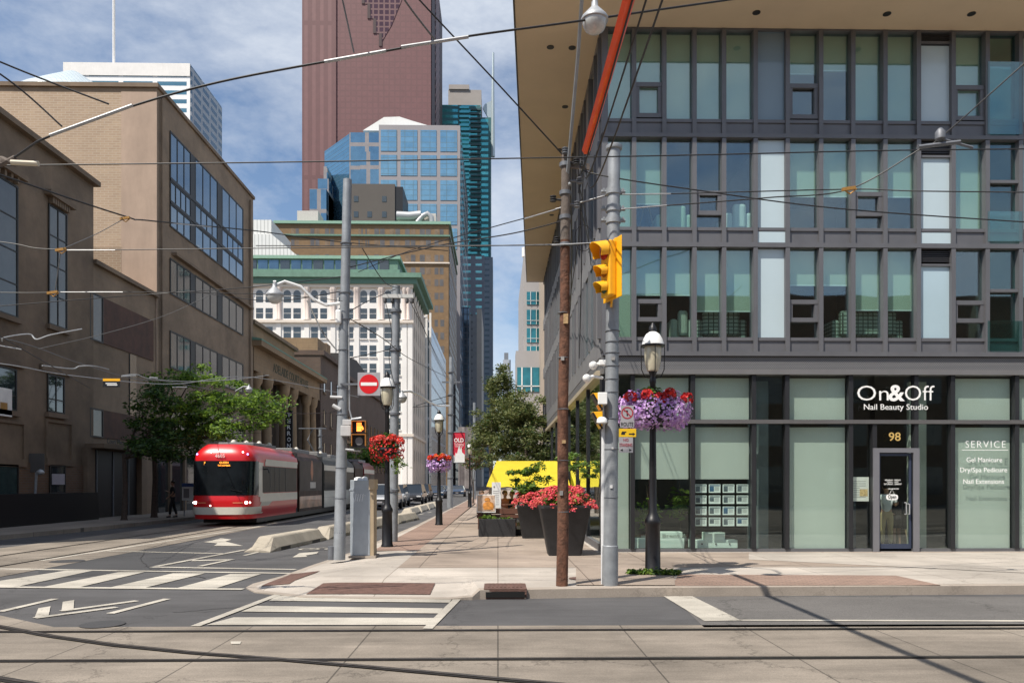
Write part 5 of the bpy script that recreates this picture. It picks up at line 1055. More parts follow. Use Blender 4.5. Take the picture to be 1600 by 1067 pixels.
g=MB(); g.prism([(91.4,15),(128,15),(128,15.6),(102,18),(91.4,17.2)],LX-12,LX-.1,'x'); g.build('roof',mat('slate_dark',(.035,.032,.03),.7),tb_); B(LX,91.5,6.6,LX+.35,128,6.95).build('string_course',M_ch,tb_)
# ================================================================== white palazzo office building
def winy(parent,x0,x1,z0,z1_,Y,m=None,mid=True,arch=False,frm=None,sill=None):
    """window in a wall facing -Y"""
    g=MB(); n_=9
    pts=[(x0,z0),(x1,z0)]
    if arch:
        c=(x0+x1)/2; r=(x1-x0)/2; pts+=[(c+r*math.cos(PI*i/n_),z1_-r+r*math.sin(PI*i/n_)) for i in range(n_+1)]
    else: pts+=[(x1,z1_),(x0,z1_)]
    g.prism(pts,Y-.03,Y+.05,'y'); wn=g.build('window',m or G_dk,parent)
    if frm:
        f=MB(); zm=(z0+z1_)/2; f.box(x0,Y-.07,zm-.035,x1,Y-.035,zm+.035); f.build('frame',frm,wn)
    if sill: B(x0-.12,Y-.25,z0-.25,x1+.12,Y,z0-.03).build('sill',sill,wn)
    return wn
WY=165.; WX=wp(643,755,WY).x; WLx=wp(330,755,WY).x; zz=lambda py: CZ+(755-py)*WY/1200
M_wh=mat('glazed_white',(.78,.75,.71),.6,0,.06,.15,stain=.08); M_wh2=mat('glazed_cream',(.66,.58,.50),.7,0,.08,.15)
WB=thing('white_office_building','ornate white ten storey office building with green copper cornice and arched windows','building',(WX-10,WY,0))
B(WLx,WY,0,WX,WY*1.17,zz(432)).build('wall',M_wh,WB)
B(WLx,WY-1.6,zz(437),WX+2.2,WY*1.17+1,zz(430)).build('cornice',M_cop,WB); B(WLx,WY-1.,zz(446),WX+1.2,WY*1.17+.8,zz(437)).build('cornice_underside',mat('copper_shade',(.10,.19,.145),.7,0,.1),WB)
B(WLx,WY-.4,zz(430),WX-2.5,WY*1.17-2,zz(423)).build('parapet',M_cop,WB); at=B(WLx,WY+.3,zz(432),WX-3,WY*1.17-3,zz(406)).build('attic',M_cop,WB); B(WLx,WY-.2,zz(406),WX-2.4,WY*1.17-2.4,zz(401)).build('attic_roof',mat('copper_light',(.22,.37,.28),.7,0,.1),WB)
x=WLx+.5; i=0
while x<WX-6: B(x,WY+.15,zz(422),x+2.0,WY+.28,zz(408)).build('window',G_bl if i%3 else G_dk,at); x+=2.35; i+=1
bays=[(398,427),(442,471),(488,510),(528,545),(563,590),(601,628)]
bays=[(357,384),(400,426),(443,470),(486,511),(529,552),(563,588),(601,626)]
def xw(px): return wp(px,755,WY).x
for (a,b) in bays:
    xa,xb_=xw(a),xw(b); m_=(xa+xb_)/2
    for (u,v) in ((xa,m_-.25),(m_+.25,xb_)):
        winy(WB,u,v,zz(474),zz(455),WY,arch=True,frm=M_wh); winy(WB,u,v,zz(499),zz(483),WY,frm=M_wh)
        for q in range(6): za=zz(512+28.3*q); winy(WB,u,v,za-(17.5*WY/1200),za,WY,frm=M_wh,sill=M_wh)
cpx=[392,434,437,478,481,519,522,556,559,594,597,632,638,349,352]
for px in cpx: g=MB(); g.lathe((xw(px),WY-.15,0),[(.55,zz(501)),(.42,zz(499)),(.38,zz(458)),(.6,zz(455)),(.6,zz(451))],10); g.build('column',mat('column_pink',(.68,.58,.52),.7,0,.1,.3),WB)
B(WLx,WY-.7,zz(506),WX+.5,WY,zz(502)).build('string_course',M_wh2,WB); B(WLx,WY-.6,zz(451),WX+.4,WY,zz(446)).build('frieze',M_wh2,WB)
for px in (393,435.5,479.5,520.5,557.5,595.5,632,641): B(xw(px)-.5,WY-.25,0,xw(px)+.5,WY,zz(506)).build('pilaster',M_wh,WB)
B(WLx,WY-.5,zz(682),WX+.5,WY*1.17,zz(678)).build('base_cornice',M_wh2,WB)
for fl_ in range(9):
    za=[44.5,40.2,36.,31.8,27.7,23.6,19.5,15.4,9.][fl_]
    for i in range(6): y=WY+2.5+4.2*i; winx(WB,y,y+2.1,za-2.4,za,X=WX,sill=False,m=G_dk,fr=.1)
for i in range(7): B(WX,WY+.3+4.2*i,0,WX+.35,WY+1.5+4.2*i,zz(457)).build('pilaster',M_wh2,WB)
# ================================================================== towers behind
def tower(name,lab,px0,px1,Y,pytop,depth,m,parts=(),cat='building',xr=None):
    x0,x1=wp(px0,755,Y).x,wp(px1,755,Y).x; z=CZ+(755-pytop)*Y/1200 if pytop is not None else 0
    t=thing(name,lab,cat,((x0+x1)/2,Y,0)); B(x0,Y,0,x1,Y+depth,z).build('wall',m,t); return t,x0,x1,z
def zY(py,Y): return CZ+(755-py)*Y/1200
# brown brick hotel
HY_=286.; Mh=gridmat('hotel_brick',(.215,.135,.068),(.195,.12,.06),(.16,.11,.065),1.4,.5,.03,.5,rough1=.85,metal1=0,var=.14)
t,x0,x1,z=tower('hotel','large brown brick hotel with green copper eaves behind the white building',430,701,HY_,352,52,Mh)
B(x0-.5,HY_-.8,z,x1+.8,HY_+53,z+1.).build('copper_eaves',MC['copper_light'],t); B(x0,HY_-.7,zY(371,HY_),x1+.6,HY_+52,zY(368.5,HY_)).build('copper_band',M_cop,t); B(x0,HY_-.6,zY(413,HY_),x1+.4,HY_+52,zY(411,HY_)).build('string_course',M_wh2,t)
cnt=0; Mwt=mat('window_shade',(.10,.09,.085),.3,0,.4,.2,spec=.8)
hx=[(455,467),(485,499),(508,522),(560,567),(571,577),(585,601),(609,625),(633,649),(656,673),(679,693)]
for py in (359,376,399,419,437,458,478):
    for (a,b) in hx:
        if py>400 and a<630: continue
        xa,xb_=wp(a,755,HY_).x,wp(b,755,HY_).x; m_=(xa+xb_)/2
        for (u,v) in ((xa,m_-.2),(m_+.2,xb_)): winy(t,u,v,zY(py+10.5,HY_),zY(py,HY_),HY_,m=Mwt if cnt%3 else M_limed,sill=None); cnt+=1
for py in (500,520,541,562,584,605): 
    for (a,b) in [(679,684),(688,694)]: winy(t,wp(a,755,HY_).x,wp(b,755,HY_).x,zY(py+10.5,HY_),zY(py,HY_),HY_,m=Mwt)
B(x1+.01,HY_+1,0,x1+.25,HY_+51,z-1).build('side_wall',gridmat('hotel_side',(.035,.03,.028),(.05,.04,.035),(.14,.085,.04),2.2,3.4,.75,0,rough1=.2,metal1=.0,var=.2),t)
B(wp(461,755,HY_).x,HY_+3,z,wp(494,755,HY_).x,HY_+12,zY(327,HY_)).build('roof_unit',mat('roof_metal',(.5,.47,.43),.5,.2,.1),t); B(wp(620,755,HY_).x,HY_+3,z,wp(680,755,HY_).x,HY_+10,zY(330,HY_)).build('roof_unit',MC['roof_metal'],t)
g=MB(); g.tube([wp(620,337,HY_+2),wp(640,338,HY_+2),wp(658,336,HY_+2)],1.6,12); g.tube([wp(652,348,HY_+1.5),wp(660,338,HY_+1.5),wp(668,334,HY_+1.5),wp(674,340,HY_+1.5),wp(675,349,HY_+1.5)],1.,10); g.build('duct',M_alu,t)
# white ribbed metal box
t,x0,x1,z=tower('rooftop_annexe','white ribbed metal building between the office block and the hotel',390,424,215,346,20,gridmat('white_ribs',(.70,.70,.68),(.68,.68,.66),(.45,.45,.44),1.,90,.12,0,rough1=.6,metal1=0,var=.04))
g=MB(); Y=214.5; g.prism([(wp(390,755,Y).x,0),(wp(468,755,Y).x,0),(wp(468,755,Y).x,zY(404,Y)),(wp(424,755,Y).x,zY(368,Y)),(wp(390,755,Y).x,zY(368,Y))],Y,Y+18,'y'); g.build('sloped_wing',MC['white_ribs'],t)
# dark box tower
t,x0,x1,z=tower('dark_tower','charcoal box shaped building top rising behind the hotel roof',549,617,345,289,22,mat('charcoal_panel',(.085,.07,.062),.7,0,.08,.1))
for (px,py) in [(553,308),(597,308),(574,332),(597,332),(553,332)]: winy(t,wp(px,755,345).x,wp(px+7,755,345).x,zY(py+9,345),zY(py,345),345-.1,m=G_dk)
B(x1,345.5,0,x1+3.5,366,z-1).build('side_wall',M_blackm,t)
# mirrored blue tower
BY=378.; Mb=gridmat('blue_curtain_wall',(.13,.25,.36),(.17,.31,.42),(.24,.22,.225),9.0,11.5,.95,0,rough1=.04,metal1=.75,var=.15,shift=(0,4)); 
Mb2=gridmat('blue_fine_lines',(.12,.28,.42),(.15,.33,.48),(.05,.10,.16),9.0,1.9,.12,0,rough1=.06,metal1=.7,var=.12)
t=thing('glass_tower','mirrored blue office tower with stepped corners and grey grid behind the hotel','building',(-30,BY,0))
def bx_(a,b,pt,dy,depth,nm='wall'): B(wp(a,755,BY).x,BY+dy,0,wp(b,755,BY).x,BY+dy+depth,zY(pt,BY)).build(nm,Mb,t)
bx_(592,719,197,0,100); bx_(545,592,207,1.5,60); bx_(562,592,238,.7,30,'step'); 
g=MB(); Y=BY; g.prism([(wp(545,755,Y).x,Y+1.5),(wp(507,755,Y+22).x,Y+22),(wp(507,755,Y+22).x,Y+50),(wp(545,755,Y).x,Y+50)],0,zY(209,BY)+0,'z'); g.build('chamfer_wall',Mb2,t)
bx_(486,512,301,-3,30,'low_step'); bx_(495,512,279,2,30,'low_step'); bx_(502,508,256,5,30,'low_step')
B(wp(592,755,BY).x,BY-.04,0,wp(719,755,BY).x,BY-.01,zY(197,BY)).build('grid_frame',mat('tower_frame_grey',(.27,.25,.26),.6,0,.06,.1),t)
# window panels set proud of the grid on the main front, each bay one part
for i,(a,b) in enumerate([(595,620),(626,652),(657,682),(688,714)]):
    for j,(pa,pb) in enumerate([(205,238),(244,276),(283,314),(320,352),(358,390)]): 
        if b<630 and j>0 and False: continue
        B(wp(a,755,BY).x,BY-.25,zY(pb,BY),wp(b,755,BY).x,BY-.05,zY(pa,BY)).build('window',gridmat('blue_pane',(.19,.37,.50),(.22,.41,.54),(.08,.16,.22),4.1,2.6,.14,0,rough1=.05,metal1=.6,var=.12,shift=(i*.7,0)),t)
g=MB(); Y=BY+8; g.prism([(wp(567,755,Y).x,zY(206,Y)),(wp(700,755,Y).x,zY(206,Y)),(wp(643,755,Y).x,zY(190,Y)),(wp(624,755,Y).x,zY(184,Y)),(wp(600,755,Y).x,zY(185,Y))],Y,Y+25,'y'); g.build('roof_plant',M_wh,t)
# red granite skyscraper
SYY=450.; Mr=gridmat('red_granite',(.165,.072,.070),(.155,.068,.066),(.135,.058,.058),3.2,3.4,.45,0,rough1=.45,metal1=.0,var=.1)
Mr2=gridmat('red_granite_ribs',(.18,.083,.08),(.172,.08,.077),(.135,.058,.058),4.6,90,1.3,0,rough1=.5,metal1=.0,var=.1)
t=thing('granite_skyscraper','very tall red granite skyscraper running out of the top of the view','building',(-75,SYY,0)); ZT=325
def sb(a,b,dy,depth,m,nm='wall',z0=0,z1_=ZT): return B(wp(a,755,SYY).x,SYY+dy,z0,wp(b,755,SYY).x,SYY+dy+depth,z1_).build(nm,m,t)
sb(472,525,0,80,Mr2); sb(525,673,.8,90,Mr); 
gl_=gridmat('plum_glass',(.10,.055,.065),(.11,.06,.072),(.14,.066,.068),3.2,3.4,.45,0,rough1=.1,metal1=.4,var=.2)
g=MB(); Y=SYY+.4
for (a,py) in [(565,8),(574,31),(583,54),(592,74)]: pass
Xf=lambda px: wp(px,755,SYY).x; Zf=lambda py: zY(py,SYY)
g.prism([(Xf(565),ZT),(Xf(565),Zf(8)),(Xf(574),Zf(8)),(Xf(574),Zf(31)),(Xf(583),Zf(31)),(Xf(583),Zf(54)),(Xf(592),Zf(54)),(Xf(592),Zf(74)),(Xf(612),Zf(40)),(Xf(628),Zf(0)),(Xf(632),ZT)],SYY+.55,SYY+.79,'y'); g.build('notch_glazing',gl_,t)
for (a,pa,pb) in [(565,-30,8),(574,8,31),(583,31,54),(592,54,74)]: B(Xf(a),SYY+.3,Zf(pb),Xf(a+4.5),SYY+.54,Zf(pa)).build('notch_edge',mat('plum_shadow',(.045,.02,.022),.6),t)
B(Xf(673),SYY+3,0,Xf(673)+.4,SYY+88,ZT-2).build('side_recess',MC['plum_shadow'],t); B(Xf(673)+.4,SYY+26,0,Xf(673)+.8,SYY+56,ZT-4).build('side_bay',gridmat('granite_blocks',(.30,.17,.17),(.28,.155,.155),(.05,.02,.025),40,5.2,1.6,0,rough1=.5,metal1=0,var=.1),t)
# teal condominium tower
TY=560.; Mt=gridmat('teal_curtain_wall',(.08,.38,.40),(.12,.50,.50),(.03,.13,.15),14,4.3,1.1,0,rough1=.06,metal1=.6,var=.25); Mts=gridmat('teal_window_stone',(.22,.60,.62),(.25,.66,.66),(.17,.20,.25),8,5.1,1.75,0,rough1=.1,metal1=.3,var=.12,shift=(3,0))
t=thing('teal_tower','slim teal glass tower with a spire right of the granite skyscraper','building',(-25,TY,0)); XT=lambda px: wp(px,755,TY).x; ZZ=lambda py: zY(py,TY)
B(XT(689),TY,ZZ(400),XT(751),TY+40,ZZ(165)).build('glass_wall',Mt,t); B(XT(751),TY+6,ZZ(400),XT(767),TY+45,ZZ(178)).build('glass_wing',Mt,t)
B(XT(689),TY-1,0,XT(757),TY+40,ZZ(400)).build('stone_wall',Mts,t); B(XT(757),TY+3,0,XT(770),TY+45,ZZ(400)).build('stone_wing',gridmat('dark_stone_slots',(.07,.11,.15),(.09,.13,.17),(.17,.21,.26),6,4,1.2,0,rough1=.3,metal1=.1,var=.1),t)
for i in range(34):
    zc=ZZ(400)+6.4*i/2*1.0
    if zc>ZZ(170): break
    B(XT(735),TY-1.2,zc,XT(752),TY,zc+1.1).build('balcony_slab',mat('slab_teal',(.03,.075,.085),.5),t); B(XT(718),TY-1.2,zc+1.15,XT(733),TY,zc+2.6).build('window_band',mat('pane_teal',(.12,.45,.46),.08,.5,.1,.1),t)
B(XT(700),TY+3,ZZ(165),XT(752),TY+35,ZZ(138)).build('mechanical_floor',mat('plant_grey',(.34,.31,.29),.7,0,.08,.1),t); B(XT(701),TY+2,ZZ(138),XT(733),TY+30,ZZ(131)).build('mechanical_cap',MC['plant_grey'],t)
g=MB(); g.tube([(XT(770),TY+6,ZZ(240)),(XT(770),TY+6,ZZ(135)),(XT(770.5),TY+6,ZZ(76))],[1.6,1.1,.8],8); g.build('spire',mat('spire_steel',(.4,.47,.5),.4,.4),t)
g=MB(); g.prism([(XT(767),ZZ(185)),(XT(771),ZZ(185)),(XT(771),ZZ(140)),(XT(768),ZZ(150)),(XT(757),ZZ(156)),(XT(754),ZZ(162))],TY+7,TY+9,'y'); g.build('spire_fin',MC['spire_steel'],t)
# narrow glass block right of the white building
NY=194*1.02; Mn=gridmat('pale_curtain_wall',(.06,.10,.13),(.09,.14,.18),(.42,.46,.50),2.6,4.6,.35,0,rough1=.08,metal1=.5,var=.25)
t=thing('glass_office','narrow glass office block with white fins between the white building and the hotel','building',(LX,NY,0)); x=wp(663,755,NY).x
B(x-12,NY,0,x-.1,NY+62,zY(497,NY)).build('wall',Mn,t); B(x-12,NY-.6,zY(497,NY),x+.6,NY+62,zY(494,NY)).build('roof_edge',M_wh,t); 
for i,px in enumerate((665,671)): B(wp(px,755,NY).x,NY-.5,0,wp(px,755,NY).x+.5,NY,zY(490,NY)).build('fin',M_wh,t)
B(wp(664,755,NY).x,NY-.2,0,wp(672,755,NY).x,NY+60,zY(505,NY)).build('stair_bay',Mn,t)
B(x-9,NY+5,zY(497,NY),x-3,NY+30,zY(468,NY)).build('roof_plant',Mn,t)
# dark block and grey slab further along the street
t,x0,x1,z=tower('black_building','dark brown block in shade between the hotel and the banner pole',696,712,300,600,25,gridmat('black_grid',(.03,.03,.035),(.04,.04,.045),(.025,.02,.02),3,3.5,.5,0,rough1=.2,metal1=.2,var=.2))
t,x0,x1,z=tower('glass_slab','dark blue mirrored slab in shade behind the banner pole',712,733,400,480,60,gridmat('navy_glass',(.05,.08,.12),(.08,.12,.17),(.035,.04,.055),2,3.2,.22,0,rough1=.06,metal1=.6,var=.5))
t,x0,x1,z=tower('grey_slab','tall pale grey slab seen edge on before the teal tower base',733,745,440,491,60,gridmat('grey_slots',(.05,.055,.065),(.06,.065,.075),(.17,.18,.20),7,4,1.5,0,rough1=.3,metal1=0,var=.15)); B(x1,440.5,0,x1+2.8,500,z+3).build('side_wall',mat('slab_beige',(.36,.33,.30),.8,0,.1,.1),t)
t,x0,x1,z=tower('low_block','pale streaked low block at the end of the street',716,737,400-120,667,20,gridmat('streaky_block',(.30,.27,.26),(.14,.12,.12),(.2,.18,.18),.9,9,.1,.5,rough1=.5,metal1=.1,var=.4))
t,x0,x1,z=tower('far_block','tiny pale block far away in the sky gap above the trees',786,798,650,562,20,mat('far_pale',(.42,.45,.5),.8)); B(x0+1,650.5,z,x1-2,660,z+6).build('roof_plant',mat('far_grey',(.2,.22,.25),.8),t)
# white bank tower and round roof, far left
t,x0,x1,z=tower('bank_tower','white marble skyscraper with dark window bands behind the office block roof',100,297,550,105,62,gridmat('marble_bands',(.10,.22,.30),(.12,.26,.34),(.80,.80,.79),24.0,6.3,1.65,0,rough1=.1,metal1=.4,var=.04,shift=(5.5,1.2)))
B(x0-.3,549.4,z-9,x1+.1,549.9,z).build('blank_top',M_wh,t); B(x1+.01,550.3,0,x1+.6,611.5,z-1.5).build('side_wall',gridmat('marble_side_shade',(.07,.13,.18),(.10,.17,.23),(.42,.46,.50),16,6.3,1.5,0,rough1=.2,metal1=.4,var=.1),t)  # shade on the right face painted in: darker, bluer copy of the front marble
g=MB(); g.tube([(wp(178,755,560).x,560,z),(wp(178,755,560).x,560,z+70)],.9,6); g.build('antenna',M_wh,t)
t=thing('round_roof','low curved white and glass lantern roof behind the office block parapet','building',(wp(115,755,210).x,210,0)); c=wp(115,755,226); kk=215/1200
g=MB(); g.lathe((c.x,226,0),[(95*kk,60),(95*kk,zY(141,210)),(94*kk,zY(136,210)),(80*kk,zY(129,212)),(45*kk,zY(122,218)),(10*kk,zY(119,225))],48); g.build('roof',gridmat('lantern_panels',(.62,.68,.70),(.55,.63,.66),(.3,.36,.38),1.6,1.1,.09,0,rough1=.3,metal1=.1,var=.05),t)
# ================================================================== right side of the street beyond the corner
M_conc=mat('precast_beige',(.40,.33,.26),.8,0,.08,.3,stain=.1); M_cgr=mat('precast_grey',(.36,.34,.33),.8,0,.07,.3)
t,x0,x1,z=tower('precast_slab_building','tall beige precast slab building just past the glass corner building',845,905,97,380,4,M_conc); MC['precast_dark']=mat('precast_dark',(.2,.17,.14),.8); B(x0+.25,96.9,Z,x0+1.4,97,zY(622,97)).build('black_pier',M_blackm,t)
B(x0+.5,96.95,zY(620,97),x0+.62,97,z).build('joint',MC['precast_dark'],t); B(x0+1.7,96.95,Z,x0+1.8,97,z).build('joint',MC['precast_dark'],t)
t=thing('precast_tower','grey precast tower with teal window groups beyond the trees','building',(5,102,0)); X_=lambda px: wp(px,755,104).x; Z_=lambda py: zY(py,104)
B(X_(818),104,0,X_(870),130,Z_(400)).build('wall',M_cgr,t); B(X_(805),100,0,X_(870),104,Z_(556)).build('podium',M_cgr,t)
Gt=mat('window_teal',(.03,.20,.23),.06,.45,.4,.6,coat=.4)
for (a,b) in [(411,437-10),(455,477),(485-2,512),(512+1,514),(455,456)]: pass
for (a,b) in [(412,433),(456,476),(484,507),(513,535),(541,555)]:
    wn=B(X_(823),103.9,Z_(b),X_(842),103.97,Z_(a)).build('window',Gt,t); g=MB()
    for px in (829,838): g.box(X_(px)-.03,103.8,Z_(b),X_(px)+.03,103.89,Z_(a))
    g.box(X_(823),103.8,Z_(b)+.5,X_(842),103.88,Z_(b)+.55); g.build('frame',M_wh,wn)
Yp=100; wn=B(wp(808,755,Yp).x,Yp-.1,zY(612,Yp),wp(843,755,Yp).x,Yp-.03,zY(574,Yp)).build('window',Gt,t); g=MB()
for px in (815.5,830): g.box(wp(px,755,Yp).x-.08,Yp-.2,zY(612,Yp),wp(px,755,Yp).x+.08,Yp-.11,zY(574,Yp))
g.box(wp(808,755,Yp).x,Yp-.2,zY(604,Yp),wp(843,755,Yp).x,Yp-.11,zY(602.5,Yp)); g.build('frame',M_wh,wn)
g=MB(); g.tube([(X_(819),104.5,Z_(400)),(X_(819),104.5,Z_(385))],.3,8); g.build('roof_vent',M_wh,t)
for i,(y0_,y1_,h) in enumerate([(135,170,14),(172,230,20),(235,330,26)]):
    xb('street_block',['low grey shop building','mid grey office building','brown office building'][i]+' on the right kerb far behind the trees',y0_,y1_,h,[M_cgr,M_conc,Mh][i],0,(),X=8+12,depth=12,cor=.2)
# building behind the camera that the shop glass reflects
t=thing('opposite_building','brown brick building across the street behind the viewer, seen only in reflections','building',(5,-24,0)); B(-30,-34,0,60,-24,16.5).build('wall',M_brnb,t)
for i in range(14):
    for z in (1.,4.7,8.): B(-28+6*i,-24,z,-25+6*i,-23.95,z+2).build('window',G_dk,t)
B(-90,-34,0,-31,-24,15).build('wing',M_conc,t)
# ================================================================== streetcar
def streetcar():
    X=-11.15; Y0=31.0; Wd=1.27; Ln=30.6; t=thing('streetcar','red and white low floor streetcar numbered 4605 coming along the shaded track','streetcar',(X,Y0,0))
    def P(s,z,e=0.):
        # s<-1 left side, -1..1 nose, >1 right side ; z height; e offset outward
        w_=Wd if z<2.75 else Wd-.42*((z-2.75)/.6)**2; w_*=(1 if z>.6 else .96); sh=.0 if z<1.1 else .12*(z-1.1)/1.6; sh+=.32*max(0,(z-2.75)/.6)**2; sh+= -.05*(1 if .45<z<1.25 else 0); D=1.25
        if abs(s)<=1:
            th=s*PI/2; x=w_*math.copysign(abs(math.sin(th))**.42,math.sin(th)); y=D*(1-abs(math.cos(th))**.56); fade=1-abs(s)**3
            nx,ny=math.sin(th),-math.cos(th)
        else: x=math.copysign(w_,s); y=D+(abs(s)-1); fade=0; nx,ny=math.copysign(1,s),0
        y=y+sh*(fade if z<2.75 else 1)
        return (X+x+nx*e, Y0+y+ny*e, z)
    Ns=[-1+2*i/40 for i in range(41)]
    def patch(nm,ss,zs,m,e=0.,parent=None):
        V=[P(s,z,e) for z in zs for s in ss]; n_=len(ss); Fc=[(j*n_+i,j*n_+i+1,(j+1)*n_+i+1,(j+1)*n_+i) for j in range(len(zs)-1) for i in range(n_-1)]
        g=MB(); g.add(V,Fc); g.sm=True; return g.build(nm,m,parent or t)
    ZL=[.32,.5,.62,.8,.95,1.1,1.28,1.5,1.8,2.1,2.4,2.6,2.75,2.9,3.05,3.18,3.28,3.34]
    red=mat('tram_red',(.56,.008,.012),.32,0,.05,3,coat=.25); whi=mat('tram_white',(.60,.57,.50),.35,0,.05,3,coat=.2,stain=.06); blkg=mat('tram_glass',(.010,.013,.016),.06,0,.5,1.3,spec=.32); blks=mat('tram_side_glass',(.012,.013,.015),.3,0,.6,1.5,spec=.06); bel=mat('tram_bellows',(.018,.018,.02),.7); grr=mat('tram_roof',(.2,.2,.2),.7); adm=mat('tram_ad_wrap',(.05,.028,.022),.5,0,.8,.8,spec=.1); mar=mat('tram_maroon',(.24,.012,.016),.4,0,.08,3,coat=.15)
    side=lambda a,b,n_=6:[1+a+(b-a)*i/n_ for i in range(n_+1)]
    lft=lambda a,b,n_=6:[-(1+b-(b-a)*i/n_) for i in range(n_+1)]
    full=lft(0,5.7)[:-1]+Ns+side(0,5.7)[1:]
    patch('body',full,ZL,red)
    patch('bumper',[s for s in Ns],[.5,.62,.8],whi,.015); patch('windshield',[s*.93 for s in Ns],[1.27,1.5,1.8,2.1,2.4,2.66],blkg,.02)
    # white side livery
    patch('side_livery',side(-.02,5.7),[.98,1.1,1.33],whi,.014); patch('side_livery',side(.5,5.7),[2.5,2.62,2.78],whi,.014); 
    patch('door_pillar',[.92,.95,.98,1.0,1.1,1.25],[1.2,1.5,1.8,2.1,2.4,2.62],whi,.016)
    g=MB(); g.add([P(1.0,.98,.018),P(1+1.5,.98,.018),P(1+.2,.5,.018),P(.9,.5,.018)],[(0,1,2,3)]); g.build('side_livery',whi,t)
    patch('side_window',side(.12,5.6,8),[1.36,1.6,2.0,2.3,2.48],blks,.02); patch('side_window',lft(.3,5.6,8),[1.36,2.0,2.48],blkg,.02)
    for yy in (2.2,2.9,3.6,4.6): B(X+Wd+.02,Y0+1.25+yy-1,1.36,X+Wd+.03,Y0+1.25+yy-.97,2.48).build('window_divider',mat('tram_divider',(.08,.08,.08),.4),t)
    # following modules
    mods=[(7.35,12.3,'ad'),(12.8,21.8,'white'),(22.3,25.4,'ad2'),(25.9,30.6,'tail')]
    roofz=3.34
    for (a,b,kd) in [(6.95,7.35,'b'),(12.3,12.8,'b'),(21.8,22.3,'b'),(25.4,25.9,'b')]: B(X-Wd+.08,Y0+a,.35,X+Wd-.08,Y0+b,3.25).build('bellows',bel,t)
    for (a,b,kd) in mods:
        prof=[(-Wd,.35),(Wd,.35),(Wd,2.8),(Wd-.12,3.1),(Wd-.42,3.34),(-Wd+.42,3.34),(-Wd+.12,3.1),(-Wd,2.8)]
        g=MB(); g.prism([(X+p[0],p[1]) for p in prof],Y0+a,Y0+b,'y'); md=g.build('carriage',adm if kd=='ad' else (adm if kd=='ad2' else (mar if kd=='tail' else mat('tram_dark_roof',(.06,.058,.05),.6,0,.2,2))),t)
        xs=X+Wd
        if kd in('white','tail'):
            B(xs+.002,Y0+a+.05,.95,xs+.012,Y0+b-.05,1.33).build('livery',whi,md); B(xs+.002,Y0+a+.05,2.5,xs+.012,Y0+b-.05,2.8).build('livery',whi,md)
            n_=3 if kd=='white' else 2
            B(xs+.002,Y0+a+.05,.4,xs+.012,Y0+b-.05,.94).build('skirt',whi if kd=='white' else mar,md)
            for q in range(n_): u=(b-a)/n_; B(xs+.002,Y0+a+u*q+.12,1.38,xs+.018,Y0+a+u*(q+1)-.1,2.45).build('window',blks,md)
        if kd=='ad':
            B(xs+.002,Y0+a+.1,1.36,xs+.014,Y0+b-.1,2.9).build('window',mat('tram_ad_glass',(.035,.026,.028),.4,0,.8,.9,spec=.1),md); B(xs+.015,Y0+a+2.2,1.5,xs+.02,Y0+a+3.4,1.82).build('ad_label',mat('label_pale',(.5,.46,.42),.6),md); B(xs+.003,Y0+a+.1,.5,xs+.012,Y0+b-.1,1.1).build('ad_base',mat('ad_tan',(.38,.2,.12),.4,0,.6,1.2,coat=.3),md)
            g=MB(); g.lathe((xs+.012,Y0+a+2.6,1.9),[(.1,0),(.3,.4),(.25,.8),(.12,1.05)],10,.03,1); g.build('ad_figure',mat('ad_orange',(.35,.12,.05),.5,0,.4,3),md)
    # roof gear
    for (a,b,h) in [(1.9,5.2,.16),(8,11.6,.2),(13.5,16,.25),(17,20.5,.2),(26.5,29.5,.2)]: B(X-.75,Y0+a,3.3,X+.75,Y0+b,3.34+h).build('roof_unit',grr,t,bev=.04)
    for (yy,xx) in [(2.2,-.2),(2.8,.15),(3.3,.55),(4.6,.6),(9,.7),(14,.8),(15,.4)]: g=MB(); g.lathe((X+xx,Y0+yy,3.48),[(.12,0),(.12,.06),(.07,.12),(.01,.15)],10); g.build('roof_lamp',whi,t)
    g=MB(); g.tube([(X,Y0+16,3.6),(X,Y0+14.2,4.3),(X,Y0+15.4,5.0)],.05,6); g.obox((X,Y0+15.4,5.05),(.8,0,0),(0,.12,0),(0,0,.03)); g.build('pantograph',M_galvd,t)
    # front lamps, number, destination
    le=mat('led_white',(.9,.9,1),.2,0,0,emit=(1,1,.95),estr=5); lb=mat('led_blue',(.4,.4,1),.2,0,0,emit=(.35,.3,1),estr=3)
    def lampat(s,z,m,r,nm,e=.02,sx_=1): 
        p=P(s,z,e); g=MB(); g.lathe((p[0],p[1],z-r),[(.005,0),(r*.8,r*.4),(r,r),(r*.8,r*1.6),(.005,2*r)],10,sx_,.4); g.build(nm,m,t)
    for s in (-.36,.4): lampat(s,.98,le,.065,'headlight'); lampat(s*1.35,.98,le,.035,'marker_light')
    for s in (-.42,.42): lampat(s,2.93,lb,.04,'marker_light')
    for s in (-.05,.28): lampat(s,3.02,le,.035,'marker_light')
    lampat(-.03,.86,le,.03,'marker_light')
    patch('light_strip',[-.34,-.2,-.08],[.965,.985],mat('strip_amber',(.9,.5,.25),.3,0,0),.02); patch('light_strip',[.08,.2,.3],[.965,.985],MC['strip_amber'],.02)
    od=mat('led_orange',(.9,.3,.05),.5,0,0,emit=(1,.33,.03),estr=2.2)
    p=P(0,2.86,.05); o=text('4605',.2,(p[0]-.02,p[1]-.01,2.79),RF,M_text,t)
    p=P(0,2.5,.06); text('501',.17,(p[0]-.55,p[1]+.06,2.5),RF,od,t); text('QUEEN',.11,(p[0]+.15,p[1]+.0,2.55),RF,od,t); text('TO HUMBER',.09,(p[0]+.15,p[1]+.0,2.44),RF,od,t)
